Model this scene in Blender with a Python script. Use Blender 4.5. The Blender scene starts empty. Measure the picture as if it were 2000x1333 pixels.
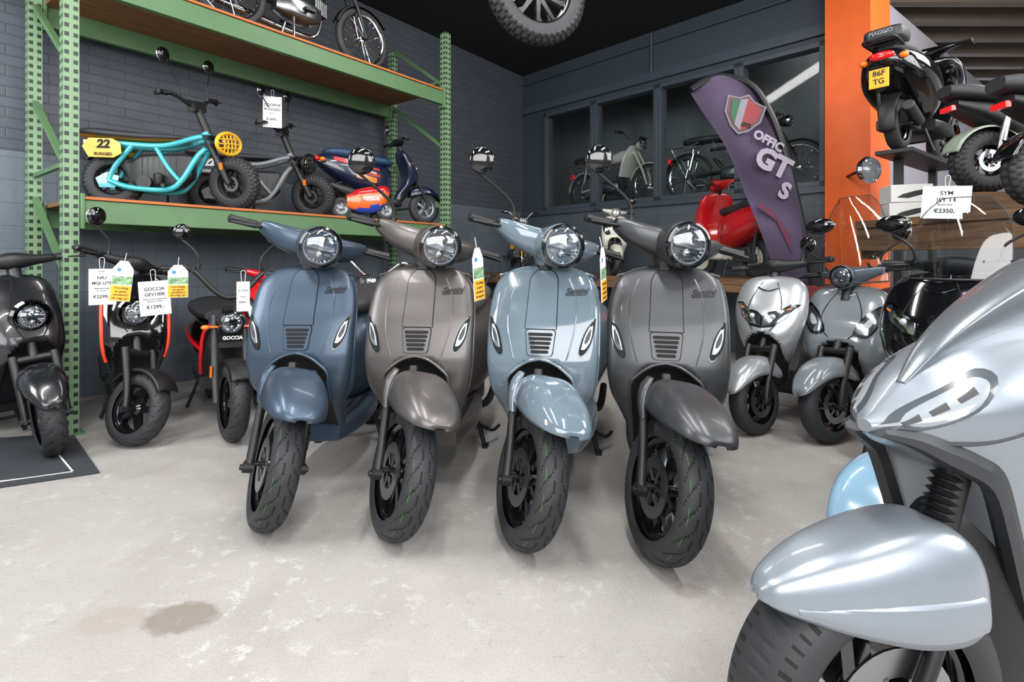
import bpy, bmesh, math, random
from mathutils import Vector, Matrix
random.seed(3)
SC=bpy.context.scene
COL=SC.collection
pi=math.pi
def hx(h):
    h=h.lstrip('#'); r=[]
    for i in (0,2,4):
        c=int(h[i:i+2],16)/255.0
        r.append(c/12.92 if c<=.04045 else ((c+.055)/1.055)**2.4)
    return tuple(r)
# ------------------------------------------------------------ materials
def mat(name,col,rough=.5,metal=0.0,coat=0.0,var=.06,vs=6,bump=0.0,bs=80,emit=0,ior=1.5):
    m=bpy.data.materials.new(name); m.use_nodes=True
    nt=m.node_tree; b=nt.nodes['Principled BSDF']
    c=hx(col) if isinstance(col,str) else col
    tc=nt.nodes.new('ShaderNodeTexCoord')
    n=nt.nodes.new('ShaderNodeTexNoise'); n.inputs['Scale'].default_value=vs; n.inputs['Detail'].default_value=4
    nt.links.new(tc.outputs['Object'],n.inputs['Vector'])
    r=nt.nodes.new('ShaderNodeValToRGB')
    r.color_ramp.elements[0].position=.3; r.color_ramp.elements[1].position=.7
    r.color_ramp.elements[0].color=tuple(x*(1-var) for x in c)+(1,)
    r.color_ramp.elements[1].color=tuple(min(1,x*(1+var)) for x in c)+(1,)
    nt.links.new(n.outputs['Fac'],r.inputs['Fac']); nt.links.new(r.outputs['Color'],b.inputs['Base Color'])
    b.inputs['Roughness'].default_value=rough; b.inputs['Metallic'].default_value=metal
    b.inputs['Coat Weight'].default_value=coat; b.inputs['Coat Roughness'].default_value=.04
    if emit:
        b.inputs['Emission Color'].default_value=c+(1,); b.inputs['Emission Strength'].default_value=emit
    if bump:
        n2=nt.nodes.new('ShaderNodeTexNoise'); n2.inputs['Scale'].default_value=bs; n2.inputs['Detail'].default_value=5
        nt.links.new(tc.outputs['Object'],n2.inputs['Vector'])
        bp=nt.nodes.new('ShaderNodeBump'); bp.inputs['Strength'].default_value=bump; bp.inputs['Distance'].default_value=.01
        nt.links.new(n2.outputs['Fac'],bp.inputs['Height']); nt.links.new(bp.outputs['Normal'],b.inputs['Normal'])
    return m
def glassmat(name,tint=(.9,.95,1),fac=.12,fk=.7):
    m=bpy.data.materials.new(name); m.use_nodes=True; nt=m.node_tree; nt.nodes.clear()
    o=nt.nodes.new('ShaderNodeOutputMaterial'); mx=nt.nodes.new('ShaderNodeMixShader')
    t=nt.nodes.new('ShaderNodeBsdfTransparent'); t.inputs[0].default_value=tint+(1,)
    g=nt.nodes.new('ShaderNodeBsdfGlossy'); g.inputs['Roughness'].default_value=.03
    lw=nt.nodes.new('ShaderNodeLayerWeight'); lw.inputs[0].default_value=.3
    ma=nt.nodes.new('ShaderNodeMath'); ma.operation='MULTIPLY_ADD'; ma.inputs[1].default_value=fk; ma.inputs[2].default_value=fac; ma.use_clamp=True
    nt.links.new(lw.outputs['Fresnel'],ma.inputs[0]); nt.links.new(ma.outputs[0],mx.inputs[0])
    nt.links.new(t.outputs[0],mx.inputs[1]); nt.links.new(g.outputs[0],mx.inputs[2]); nt.links.new(mx.outputs[0],o.inputs[0])
    return m
M_TYRE=mat('tire_rubber','#2a2b2e',.6,bump=.15,bs=300)
M_GROOVE=mat('tire_groove','#0c0d0e',.8)
M_TYREG=mat('green_tire_marking','#4a8f3c',.6)
M_BLK=mat('satin_black_plastic','#151618',.45)
M_MBLK=mat('deep_black_recess','#040405',.8)
M_BLKG=mat('gloss_black','#08090b',.12,coat=1)
M_RIM=mat('gloss_black_rim','#17181b',.22,metal=.4,coat=.8)
M_STEEL=mat('steel','#9a9da0',.3,metal=1)
M_CHR=mat('chrome','#d8dcdf',.08,metal=1,var=.02)
M_DCHR=mat('dark_chrome','#50555a',.12,metal=1)
M_DRL=mat('pale_light_strip','#aab2b7',.2,coat=1)
M_CLR=mat('clear_lamp_plastic','#737b80',.14,metal=.4,coat=1)
M_DGR=mat('dark_grey_plastic','#2b2d30',.5)
M_SEAT=mat('dark_seat_vinyl','#2a2b2e',.55,bump=.2,bs=200)
M_SEATB=mat('taupe_seat_vinyl','#4b4744',.55,bump=.2,bs=200)
M_RED=mat('red_paint','#b9161c',.25,coat=.8)
M_ORG=mat('orange_lens','#ff7a1c',.25,coat=.5)
M_REDL=mat('red_tail_lens','#d01818',.2,coat=.8,emit=.5)
M_GLASS=glassmat('clear_glass',(.93,.96,.97),.015,.10)
M_SCREEN=glassmat('windscreen',(.78,.81,.84),.09,.55)
M_LENS=glassmat('lamp_lens',(.95,.97,1),.12)
M_PAPER=mat('white_paper','#e9e9e6',.7,var=.02)
M_INK=mat('black_ink','#141414',.7)
M_YEL=mat('yellow_card','#eba526',.5)
def woodmat(name,c1,c2,sc=3,axis='X'):
    m=bpy.data.materials.new(name); m.use_nodes=True; nt=m.node_tree; b=nt.nodes['Principled BSDF']
    tc=nt.nodes.new('ShaderNodeTexCoord'); mp=nt.nodes.new('ShaderNodeMapping')
    mp.inputs['Scale'].default_value=(1,12,12) if axis=='X' else (12,1,12)
    n=nt.nodes.new('ShaderNodeTexNoise'); n.inputs['Scale'].default_value=sc; n.inputs['Detail'].default_value=6; n.inputs['Distortion'].default_value=.6
    r=nt.nodes.new('ShaderNodeValToRGB'); r.color_ramp.elements[0].position=.3; r.color_ramp.elements[1].position=.7
    r.color_ramp.elements[0].color=hx(c1)+(1,); r.color_ramp.elements[1].color=hx(c2)+(1,)
    nt.links.new(tc.outputs['Object'],mp.inputs[0]); nt.links.new(mp.outputs[0],n.inputs['Vector'])
    nt.links.new(n.outputs['Fac'],r.inputs[0]); nt.links.new(r.outputs[0],b.inputs['Base Color']); b.inputs['Roughness'].default_value=.65
    return m
M_BOARD=woodmat('brown_shelf_board','#6e4a2c','#8f6339')
M_OAK=woodmat('rough_wood_plank','#4d3624','#7b5b3c',4)
# ------------------------------------------------------------ geometry
class G:
    def __init__(s): s.v=[];s.f=[];s.m=[]
    def add(s,vf,mi=0,M=None):
        v,f=vf[0],vf[1]; o=len(s.v)
        s.v+=[(M@Vector(p)) if M is not None else Vector(p) for p in v]
        s.f+=[[i+o for i in q] for q in f]
        s.m+=(vf[2] if len(vf)>2 else [mi]*len(f)); return s
    def make(s,name,mats,parent=None,M=None,ang=40,solid=0,bev=0,norm=True,sub=0,label=None,loc=None,rot=None):
        me=bpy.data.meshes.new(name)
        vs=[tuple(M@p) if M is not None else tuple(p) for p in s.v]
        me.from_pydata(vs,[],s.f)
        if not isinstance(mats,(list,tuple)): mats=[mats]
        for q in mats: me.materials.append(q)
        for p,mi in zip(me.polygons,s.m): p.material_index=mi
        if norm:
            bm=bmesh.new(); bm.from_mesh(me); bmesh.ops.recalc_face_normals(bm,faces=bm.faces); bm.to_mesh(me); bm.free()
        me.polygons.foreach_set('use_smooth',[True]*len(me.polygons))
        me.set_sharp_from_angle(angle=math.radians(ang))
        o=bpy.data.objects.new(name,me); COL.objects.link(o)
        if parent is not None: o.parent=parent
        if loc is not None: o.location=loc
        if rot is not None: o.rotation_euler=rot
        if solid:
            d=o.modifiers.new('s','SOLIDIFY'); d.thickness=solid; d.offset=0
        if bev:
            d=o.modifiers.new('b','BEVEL'); d.width=bev; d.segments=3; d.limit_method='ANGLE'; d.angle_limit=math.radians(40)
        if sub:
            d=o.modifiers.new('u','SUBSURF'); d.levels=sub; d.render_levels=sub
        if label: o['label']=label
        return o
def box(c,s):
    x,y,z=c; a,b,d=s[0]/2,s[1]/2,s[2]/2
    v=[(x+i*a,y+j*b,z+k*d) for i in(-1,1) for j in(-1,1) for k in(-1,1)]
    return v,[[0,1,3,2],[4,6,7,5],[0,4,5,1],[2,3,7,6],[0,2,6,4],[1,5,7,3]]
def beam(p0,p1,w,h,up=(0,0,1)):
    p0=Vector(p0);p1=Vector(p1);d=(p1-p0).normalized();u=Vector(up);s=d.cross(u)
    if s.length<1e-4: s=d.cross(Vector((1,0,0)))
    s.normalize();u=s.cross(d)
    v=[];
    for p in(p0,p1):
        for a,b in((-1,-1),(1,-1),(1,1),(-1,1)): v.append(p+s*a*w/2+u*b*h/2)
    return v,[[0,1,2,3],[4,7,6,5],[0,4,5,1],[1,5,6,2],[2,6,7,3],[3,7,4,0]]
def catm(pts,k):
    if k<=1 or len(pts)<3: return [Vector(p) for p in pts]
    P=[Vector(p) for p in pts];out=[]
    for i in range(len(P)-1):
        a=P[max(i-1,0)];b=P[i];c=P[i+1];d=P[min(i+2,len(P)-1)]
        for j in range(k):
            t=j/k
            out.append(.5*((2*b)+(c-a)*t+(2*a-5*b+4*c-d)*t*t+(3*b-a-3*c+d)*t**3))
    out.append(P[-1]);return out
def tube(pts,r,n=10,k=5):
    P=catm(pts,k);m=len(P)
    if isinstance(r,(list,tuple)):
        R=[]
        for i in range(m):
            t=i/(m-1)*(len(r)-1);a=min(int(t),len(r)-2);R.append(r[a]+(r[a+1]-r[a])*(t-a))
    else: R=[r]*m
    v=[];f=[];pn=None
    for i in range(m):
        d=(P[min(i+1,m-1)]-P[max(i-1,0)]).normalized()
        if pn is None:
            pn=d.cross(Vector((0,0,1)))
            if pn.length<.05: pn=d.cross(Vector((0,1,0)))
        pn=(pn-d*pn.dot(d)).normalized();q=d.cross(pn)
        for j in range(n):
            a=2*pi*j/n;v.append(P[i]+(pn*math.cos(a)+q*math.sin(a))*R[i])
    for i in range(m-1):
        for j in range(n):
            f.append([i*n+j,i*n+(j+1)%n,(i+1)*n+(j+1)%n,(i+1)*n+j])
    f.append(list(range(n))[::-1]);f.append([(m-1)*n+j for j in range(n)])
    return v,f
def cyl(p0,p1,r,n=16): return tube([p0,p1],r,n,1)
def lathe(prof,seg=32,c=(0,0,0),axis='x',closed=False):
    v=[];f=[];cx,cy,cz=c
    for i in range(seg):
        a=2*pi*i/seg
        for r,h in prof:
            if axis=='x': v.append((cx+h,cy+r*math.cos(a),cz+r*math.sin(a)))
            elif axis=='y': v.append((cx+r*math.cos(a),cy+h,cz+r*math.sin(a)))
            else: v.append((cx+r*math.cos(a),cy+r*math.sin(a),cz+h))
    k=len(prof);kk=k if closed else k-1
    for i in range(seg):
        for j in range(kk):
            f.append([i*k+j,i*k+(j+1)%k,((i+1)%seg)*k+(j+1)%k,((i+1)%seg)*k+j])
    return v,f
def ball(c,r,n=20,m=12):
    if not isinstance(r,(list,tuple)): r=(r,r,r)
    v=[];f=[]
    for i in range(m+1):
        t=pi*i/m
        for j in range(n):
            a=2*pi*j/n;v.append((c[0]+r[0]*math.sin(t)*math.cos(a),c[1]+r[1]*math.sin(t)*math.sin(a),c[2]+r[2]*math.cos(t)))
    for i in range(m):
        for j in range(n): f.append([i*n+j,i*n+(j+1)%n,(i+1)*n+(j+1)%n,(i+1)*n+j])
    return v,f
def prism(poly,y0,y1):
    n=len(poly);v=[(p[0],y0,p[1]) for p in poly]+[(p[0],y1,p[1]) for p in poly]
    return v,[list(range(n)),list(range(2*n-1,n-1,-1))]+[[i,(i+1)%n,n+(i+1)%n,n+i] for i in range(n)]
def interp(tab,t):
    if tab[0][0]>tab[-1][0]: tab=tab[::-1]
    n=len(tab)
    if t<=tab[0][0]: return tab[0][1:]
    if t>=tab[-1][0]: return tab[-1][1:]
    i=max(k for k in range(n-1) if tab[k][0]<=t)
    a=tab[max(i-1,0)];b=tab[i];c=tab[i+1];d=tab[min(i+2,n-1)];h=c[0]-b[0];u=(t-b[0])/h;o=[]
    for j in range(1,len(b)):
        m1=(c[j]-a[j])/(c[0]-a[0]);m2=(d[j]-b[j])/(d[0]-b[0])
        o.append((2*u**3-3*u*u+1)*b[j]+(u**3-2*u*u+u)*h*m1+(-2*u**3+3*u*u)*c[j]+(u**3-u*u)*h*m2)
    return o
def sg(x,p): return math.copysign(abs(x)**p,x)
AX={'x':lambda t,p,q:(t,p,q),'y':lambda t,p,q:(p,t,q),'z':lambda t,p,q:(q,p,t)}
class Hull:
    # rows: t, c1, h1, c2, up, dn
    def __init__(s,tab,axis='x',nr=28,n=36,a=.8,b=.8,au=None): s.tab=tab;s.axis=axis;s.nr=nr;s.n=n;s.a=a;s.b=b;s.au=au or a
    def geo(s):
        v=[];f=[];t0=s.tab[0][0];t1=s.tab[-1][0];n=s.n
        for i in range(s.nr+1):
            t=t0+(t1-t0)*i/s.nr;c1,h1,c2,up,dn=interp(s.tab,t)
            for j in range(n):
                a=2*pi*j/n;c=math.cos(a);q=math.sin(a)
                v.append(AX[s.axis](t,c1+h1*sg(c,s.au if q>0 else s.a),c2+(up if q>0 else dn)*sg(q,s.b)))
        for i in range(s.nr):
            for j in range(n): f.append([i*n+j,i*n+(j+1)%n,(i+1)*n+(j+1)%n,(i+1)*n+j])
        f.append(list(range(n)));f.append([s.nr*n+j for j in range(n)][::-1])
        return v,f
    def side(s,t,z):
        c1,h1,c2,up,dn=interp(s.tab,t);d=z-c2;k=up if d>0 else dn
        q=min(1,(abs(d)/max(k,1e-4))**(1/s.b));return c1+h1*(max(0,1-q*q)**.5)**(s.au if d>0 else s.a)
def hull(tab,axis='x',nr=28,n=36,a=.8,b=.8,au=None): return Hull(tab,axis,nr,n,a,b,au).geo()
def canopy(rows,nr=30,n=20,a=.65,b=.8):
    v=[];f=[];t0=rows[0][0];t1=rows[-1][0]
    for i in range(nr+1):
        t=t0+(t1-t0)*i/nr;cz,bz,hw=interp(rows,t)
        for j in range(n+1):
            q=pi*j/n;v.append((t,hw*sg(math.cos(q),a),bz+(cz-bz)*abs(math.sin(q))**b))
    for i in range(nr):
        for j in range(n): f.append([i*(n+1)+j,i*(n+1)+j+1,(i+1)*(n+1)+j+1,(i+1)*(n+1)+j])
    return v,f
def arcf(c,R,a0,a1,w,seg=20,drop=.02):
    v=[];f=[];ys=(-1,-.9,-.5,0,.5,.9,1);dr=(drop,.006,.001,0,.001,.006,drop)
    for i in range(seg+1):
        a=math.radians(a0+(a1-a0)*i/seg)
        for y,d in zip(ys,dr): v.append((c[0]+(R-d)*math.cos(a),c[1]+y*w,c[2]+(R-d)*math.sin(a)))
    k=len(ys)
    for i in range(seg):
        for j in range(k-1): f.append([i*k+j,i*k+j+1,(i+1)*k+j+1,(i+1)*k+j])
    return v,f
_tc={}
def txt(s,size,shear=0,bold=0,extr=.0006,align='CENTER'):
    key=(s,size,shear,bold,extr,align)
    if key in _tc: return _tc[key]
    cu=bpy.data.curves.new('t','FONT');cu.body=s;cu.size=size;cu.shear=shear;cu.align_x=align;cu.align_y='CENTER';cu.extrude=extr;cu.offset=bold;cu.resolution_u=3
    o=bpy.data.objects.new('t',cu);COL.objects.link(o)
    dg=bpy.context.evaluated_depsgraph_get();dg.update()
    me=bpy.data.meshes.new_from_object(o.evaluated_get(dg))
    r=([tuple(v.co) for v in me.vertices],[list(p.vertices) for p in me.polygons])
    bpy.data.objects.remove(o);bpy.data.meshes.remove(me);_tc[key]=r;return r
FRONT=Matrix(((1,0,0,0),(0,0,-1,0),(0,1,0,0),(0,0,0,1)))  # text xy -> world xz facing -Y
def T(x,y,z): return Matrix.Translation((x,y,z))
def RZ(a): return Matrix.Rotation(math.radians(a),4,'Z')
def RX(a): return Matrix.Rotation(math.radians(a),4,'X')
def RY(a): return Matrix.Rotation(math.radians(a),4,'Y')
def root(name,label,cat,loc,rz=0,group=None,scale=1,rx=0):
    e=bpy.data.objects.new(name,None);COL.objects.link(e);e.location=loc;e.rotation_euler=(math.radians(rx),0,math.radians(rz));e.scale=(scale,)*3
    e.empty_display_size=.1;e['label']=label;e['category']=cat
    if group: e['group']=group
    return e
def tyre(R,w,rr,seg=96,np=16,tread=None,N=22,dep=.004):
    h=(R-rr)/1.57;rc=R-h;v=[];f=[];m=[];T0=math.radians(125)
    def gv(a,t):
        at=abs(t)
        if tread=='groove' and at<1.25:
            q=(a*N/(2*pi)+at*1.25+(.5 if t>0 else 0)+.10*math.sin(at*5))%1
            if q<.12 and at>.22: return -1
            return -1 if (.17<at<.23 and q<.55) else 0
        if tread=='dots' and at<1.2:
            q=(a*N/(2*pi))%1;r=(t*9)%1
            return -1 if q<.3 and r<.35 else 0
        if tread=='knob' and at<1.3:
            col=int((t+1.3)/2.6*5);q=(a*N/(2*pi)+(.5 if col%2 else 0))%1;cc=((t+1.3)/2.6*5)%1
            return 1 if q<.62 and .12<cc<.88 else 0
        return 0
    for i in range(seg):
        a=2*pi*i/seg
        for j in range(np+1):
            t=-T0+2*T0*j/np;d=gv(a,t)*dep
            r=rc+(h+d)*math.cos(t);y=(w/2+d*abs(math.sin(t)))*sg(math.sin(t),.85)
            v.append((r*math.cos(a),y,r*math.sin(a)))
    k=np+1
    for i in range(seg):
        for j in range(np):
            f.append([i*k+j,i*k+j+1,((i+1)%seg)*k+j+1,((i+1)%seg)*k+j])
            t=-T0+2*T0*(j+.5)/np;g=gv(2*pi*(i+.5)/seg,t)
            m.append(1 if (tread in('groove','dots') and g<0) or (tread=='knob' and g==0 and abs(t)<1.25) else 0)
    return v,f,m
def spoke(a0,a1,r0,r1,w0,w1,y0,y1,th):
    v=[]
    for a,r,w,y in((a0,r0,w0,y0),(a1,r1,w1,y1)):
        c,s=math.cos(a),math.sin(a)
        for sw,sy in((-1,-1),(1,-1),(1,1),(-1,1)):
            v.append((r*c-sw*w*s,y+sy*th,r*s+sw*w*c))
    return v,[[0,1,2,3],[4,7,6,5],[0,4,5,1],[1,5,6,2],[2,6,7,3],[3,7,4,0]]
def rimgeo(R,w,style,n=5,both=True):
    g=G();h=w/2
    g.add(lathe([(R+.004,-h),(R-.008,-h),(R-.02,-h*.7),(R-.024,0),(R-.02,h*.7),(R-.008,h),(R+.004,h),(R-.012,h*.6),(R-.014,0),(R-.012,-h*.6)],48,axis='y',closed=True))
    g.add(lathe([(0,-h*.9),(.022,-h*.9),(.034,-h*.5),(.034,h*.5),(.022,h*.9),(0,h*.9)],20,axis='y'))
    if style=='vee':
        for k in range(n):
            a=2*pi*k/n
            for q in(-1,1):
                g.add(spoke(a+q*.12,a+q*.30,.028,R-.014,.013,.008,0,q*.0,.012))
                g.add(spoke(a+q*.30,a+q*.14,R*.62,R-.014,.006,.006,0,0,.008))
    elif style=='five':
        for k in range(n): g.add(spoke(2*pi*k/n,2*pi*k/n+.12,.025,R-.014,.02,.013,0,0,.014))
    elif style=='wire':
        for k in range(28):
            a=2*pi*k/28;q=1 if k%2 else -1
            g.add(tube([(.03*math.cos(a+q*.9),q*h*.8,.03*math.sin(a+q*.9)),((R-.012)*math.cos(a),0,(R-.012)*math.sin(a))],.0022,4,1))
    elif style=='disc':
        g.add(lathe([(.03,-h*.3),(R*.75,-h*.5),(R-.016,-h*.2),(R-.016,h*.2),(R*.75,h*.5),(.03,h*.3)],40,axis='y'))
        for k in range(5):
            a=2*pi*k/5;g.add(cyl((R*.55*math.cos(a),-h*.6,R*.55*math.sin(a)),(R*.55*math.cos(a),h*.6,R*.55*math.sin(a)),.006,8))
    return g
def wheel(parent,c,R,w,rr,style='five',mr=None,M=None,tread=None,seg=72,np=14,N=22,n=5,disc=0,green=None,dep=.004,name='wheel',rimw=None):
    MM=(M if M is not None else Matrix())@T(*c)
    g=rimgeo(rr+.004,rimw or w*.62,style,n)
    o=g.make(name,mr or M_RIM,parent,MM)
    t=G().add(tyre(R,w,rr,seg,np,tread,N,dep)).make('tire',[M_TYRE,M_GROOVE],o,MM,ang=35)
    if green is not None:
        h=(R-rr)/1.57;rc=R-h;gg=G();v=[];f=[]
        S=240
        for i in range(S):
            a=2*pi*i/S
            for tt in(green-.012,green+.012): v.append(((rc+(h+.0006)*math.cos(tt))*math.cos(a),w/2*sg(math.sin(tt),.85),(rc+(h+.0006)*math.cos(tt))*math.sin(a)))
            if (i//7)%2==0: f.append([2*i,2*i+1,(2*i+3)%(2*S),(2*i+2)%(2*S)])
        gg.add((v,f)).make('tire_marking',M_TYREG,o,MM)
    if disc:
        d=G();s=math.copysign(w*.42,disc);r1=abs(disc)
        d.add(lathe([(r1*.62,s-.002),(r1,s-.002),(r1,s+.002),(r1*.62,s+.002)],36,axis='y',closed=True))
        for k in range(6):
            a=2*pi*k/6;d.add(spoke(a,a+.3,.02,r1*.66,.006,.005,s,s,.002))
        d.make('brake_disc',M_STEEL,o,MM)
    return o
# ------------------------------------------------------------ shield
HT=[(.952,-.338,.045,.006,.02,0),(.945,-.336,.102,.014,.03,0),(.926,-.331,.153,.023,.04,0),(.88,-.318,.194,.034,.045,0),(.81,-.296,.212,.043,.045,0),(.74,-.271,.217,.050,.045,0),(.66,-.250,.217,.055,.05,0),(.60,-.238,.216,.058,.055,.0),(.57,-.236,.214,.059,.06,.05),(.53,-.237,.210,.059,.065,.08),(.47,-.247,.199,.056,.08,.085),(.42,-.268,.178,.050,.09,.07),(.36,-.30,.155,.042,.09,.045),(.28,-.345,.145,.030,.07,.02),(.22,-.39,.135,.02,.05,.0)]
class Shield:
    def __init__(s,tab,a=.42,b=.62,nw=.128,nz=.60): s.tab=tab;s.a=a;s.b=b;s.nw=nw;s.nz=nz
    def w(s,z): return s.nw*math.sqrt(max(0.0001,min(1,(s.nz-z)/.075)))
    def nf(s,y,z):
        if z>=s.nz: return 0
        u=max(0,1-abs(y)/s.w(z));return min(1,u*3.5)
    def x(s,y,z):
        cx,hw,fr,bk,no=interp(s.tab,z);c=min(1,(abs(y)/hw)**(1/s.a));q=max(0,1-c*c)**.5
        return cx+fr*q**s.b-max(no,0)*s.nf(y,z)
    def geo(s,nr=64,n=104,notchmat=1):
        v=[];f=[];m=[];z0=s.tab[0][0];z1=s.tab[-1][0]
        for i in range(nr+1):
            u=i/nr;u=u*u*.35+u*.65
            z=z0+(z1-z0)*u;cx,hw,fr,bk,no=interp(s.tab,z)
            for j in range(n):
                a=2*pi*j/n;c=math.cos(a);q=math.sin(a);y=hw*sg(c,s.a)
                x=cx+(fr*abs(q)**s.b-max(no,0)*s.nf(y,z) if q>=0 else -bk*abs(q)**.5)
                v.append((x,y,z))
        for i in range(nr):
            for j in range(n):
                f.append([i*n+j,i*n+(j+1)%n,(i+1)*n+(j+1)%n,(i+1)*n+j])
                ps=[v[t] for t in f[-1]];yy=sum(p[1] for p in ps)/4;zz=sum(p[2] for p in ps)/4
                m.append(notchmat if (j<n/2 and zz<s.nz and abs(yy)<s.w(zz)*.97) else 0)
        f.append(list(range(n)));f.append([nr*n+j for j in range(n)][::-1]);m+=[0,0]
        return v,f,m
    def patch(s,poly,off,th=.003,rings=4):
        cy=sum(p[0] for p in poly)/len(poly);cz=sum(p[1] for p in poly)/len(poly);n=len(poly);v=[(s.x(cy,cz)+off,cy,cz)];f=[]
        for r in range(1,rings+1):
            for p in poly:
                y=cy+(p[0]-cy)*r/rings;z=cz+(p[1]-cz)*r/rings;v.append((s.x(y,z)+off,y,z))
        for j in range(n): v.append((s.x(*poly[j])-.004,poly[j][0],poly[j][1]))
        for j in range(n): f.append([0,1+j,1+(j+1)%n])
        for r in range(rings):
            for j in range(n):
                a=1+r*n;f.append([a+j,a+(j+1)%n,a+n+(j+1)%n,a+n+j])
        return v,f
def rpoly(poly,k=4):
    P=catm([(p[0],p[1],0) for p in poly+[poly[0]]],k);return [(p.x,p.y) for p in P[:-1]]
def smooth_rect(y0,y1,z0,z1,r,wt=1.0,n=5):
    out=[]
    for cx,cz,a0 in((y1-r,z1-r,0),(y0+r,z1-r,90),(y0+r,z0+r,180),(y1-r,z0+r,270)):
        for i in range(n+1):
            a=math.radians(a0+90*i/n);out.append((cx+r*math.cos(a),cz+r*math.sin(a)))
    return out
def steerM(c,rake,ang):
    ax=Vector((-math.sin(math.radians(rake)),0,math.cos(math.radians(rake))))
    return T(*c)@Matrix.Rotation(math.radians(ang),4,ax)@T(-c[0],-c[1],-c[2])
def headlamp(parent,c,r,M=None,cup=True,bez=None,tilt=0):
    MM=(M if M is not None else Matrix())@T(*c)@RY(tilt)
    k=r/.07
    o=G().add(lathe([(.058*k,-.03*k),(.068*k,-.03*k),(.071*k,-.005*k),(.069*k,.01*k),(.062*k,.013*k),(.058*k,.004*k)],40,axis='x',closed=True)).make('headlight',bez or M_DCHR,parent,MM)
    g=G().add(lathe([(.059*k,.004*k),(.048*k,-.014*k),(.02*k,-.022*k),(0,-.023*k)],32,axis='x'))
    for i in range(24):
        a=2*pi*i/24;g.add(beam((-.005*k,.044*k*math.cos(a),.044*k*math.sin(a)),(.002*k,.057*k*math.cos(a),.057*k*math.sin(a)),.003*k,.003*k,(1,0,0)))
    g.add(box((-.002*k,0,0),(.02*k,.09*k,.016*k)));g.add(ball((-.004*k,.0,-.024*k),.015*k));g.add(ball((-.004*k,0,.026*k),.014*k))
    for q in(-1,1): g.add(box((-.004*k,q*.026*k,.022*k),(.012*k,.02*k,.006*k)));g.add(box((-.004*k,q*.026*k,-.022*k),(.012*k,.02*k,.006*k)))
    g.make('reflector',M_CHR,o,MM)
    G().add(lathe([(.052*k,.003*k),(.055*k,.005*k),(.057*k,.003*k)],36,axis='x',closed=True)).make('light_ring',M_DRL,o,MM)
    G().add(lathe([(.062*k,.010*k),(.05*k,.02*k),(.03*k,.026*k),(.0,.029*k)],32,axis='x')).make('lens',M_LENS,o,MM)
    return o
def mirror(parent,base,top,r,M=None,face=1,shape='round'):
    MM=M if M is not None else Matrix()
    b=Vector(base);t=Vector(top)
    o=G().add(tube([b,b+Vector((0,(t.y-b.y)*.15,(t.z-b.z)*.4)),t-Vector((0,0,r*.9))],.006,8)).add(cyl(b-Vector((0,0,.015)),b+Vector((0,0,.02)),.012)).make('mirror_stem',M_BLK,parent,MM)
    rr=(r*.42,r,r) if shape=='round' else (r*.4,r*1.5,r*.8)
    G().add(ball(t,rr,28,18)).make('mirror',M_BLKG,o,MM)
    G().add(ball(t-Vector((r*.3,0,0)),(r*.22,rr[1]*.93,rr[2]*.93),24,14)).make('mirror_glass',M_CHR,o,MM)
def levers(parent,x,z,y0,y1,M,matg=None,rad=.017):
    for s in(-1,1):
        o=G().add(cyl((x,s*(y0-.03),z),(x-.02,s*y1,z),.011,10)).add(lathe([(rad*.8,0),(rad,.005),(rad,.1),(rad*1.15,.108),(rad*.6,.115),(0,.115)],16,axis='y'),M=T(x-.008,s*(y0+.01),z)@RZ(0 if s>0 else 180)@Matrix.Scale((y1-y0-.01)/.115,4,(0,1,0))).make('grip',M_BLK,parent,M)
        G().add(tube([(x+.02,s*(y0-.01),z-.005),(x+.05,s*(y0+.03),z-.008),(x+.045,s*(y1-.01),z-.012)],[.007,.006,.006],8)).add(box((x+.008,s*(y0-.012),z),(.035,.035,.03))).make('brake_lever',M_BLK,o,M)
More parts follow.
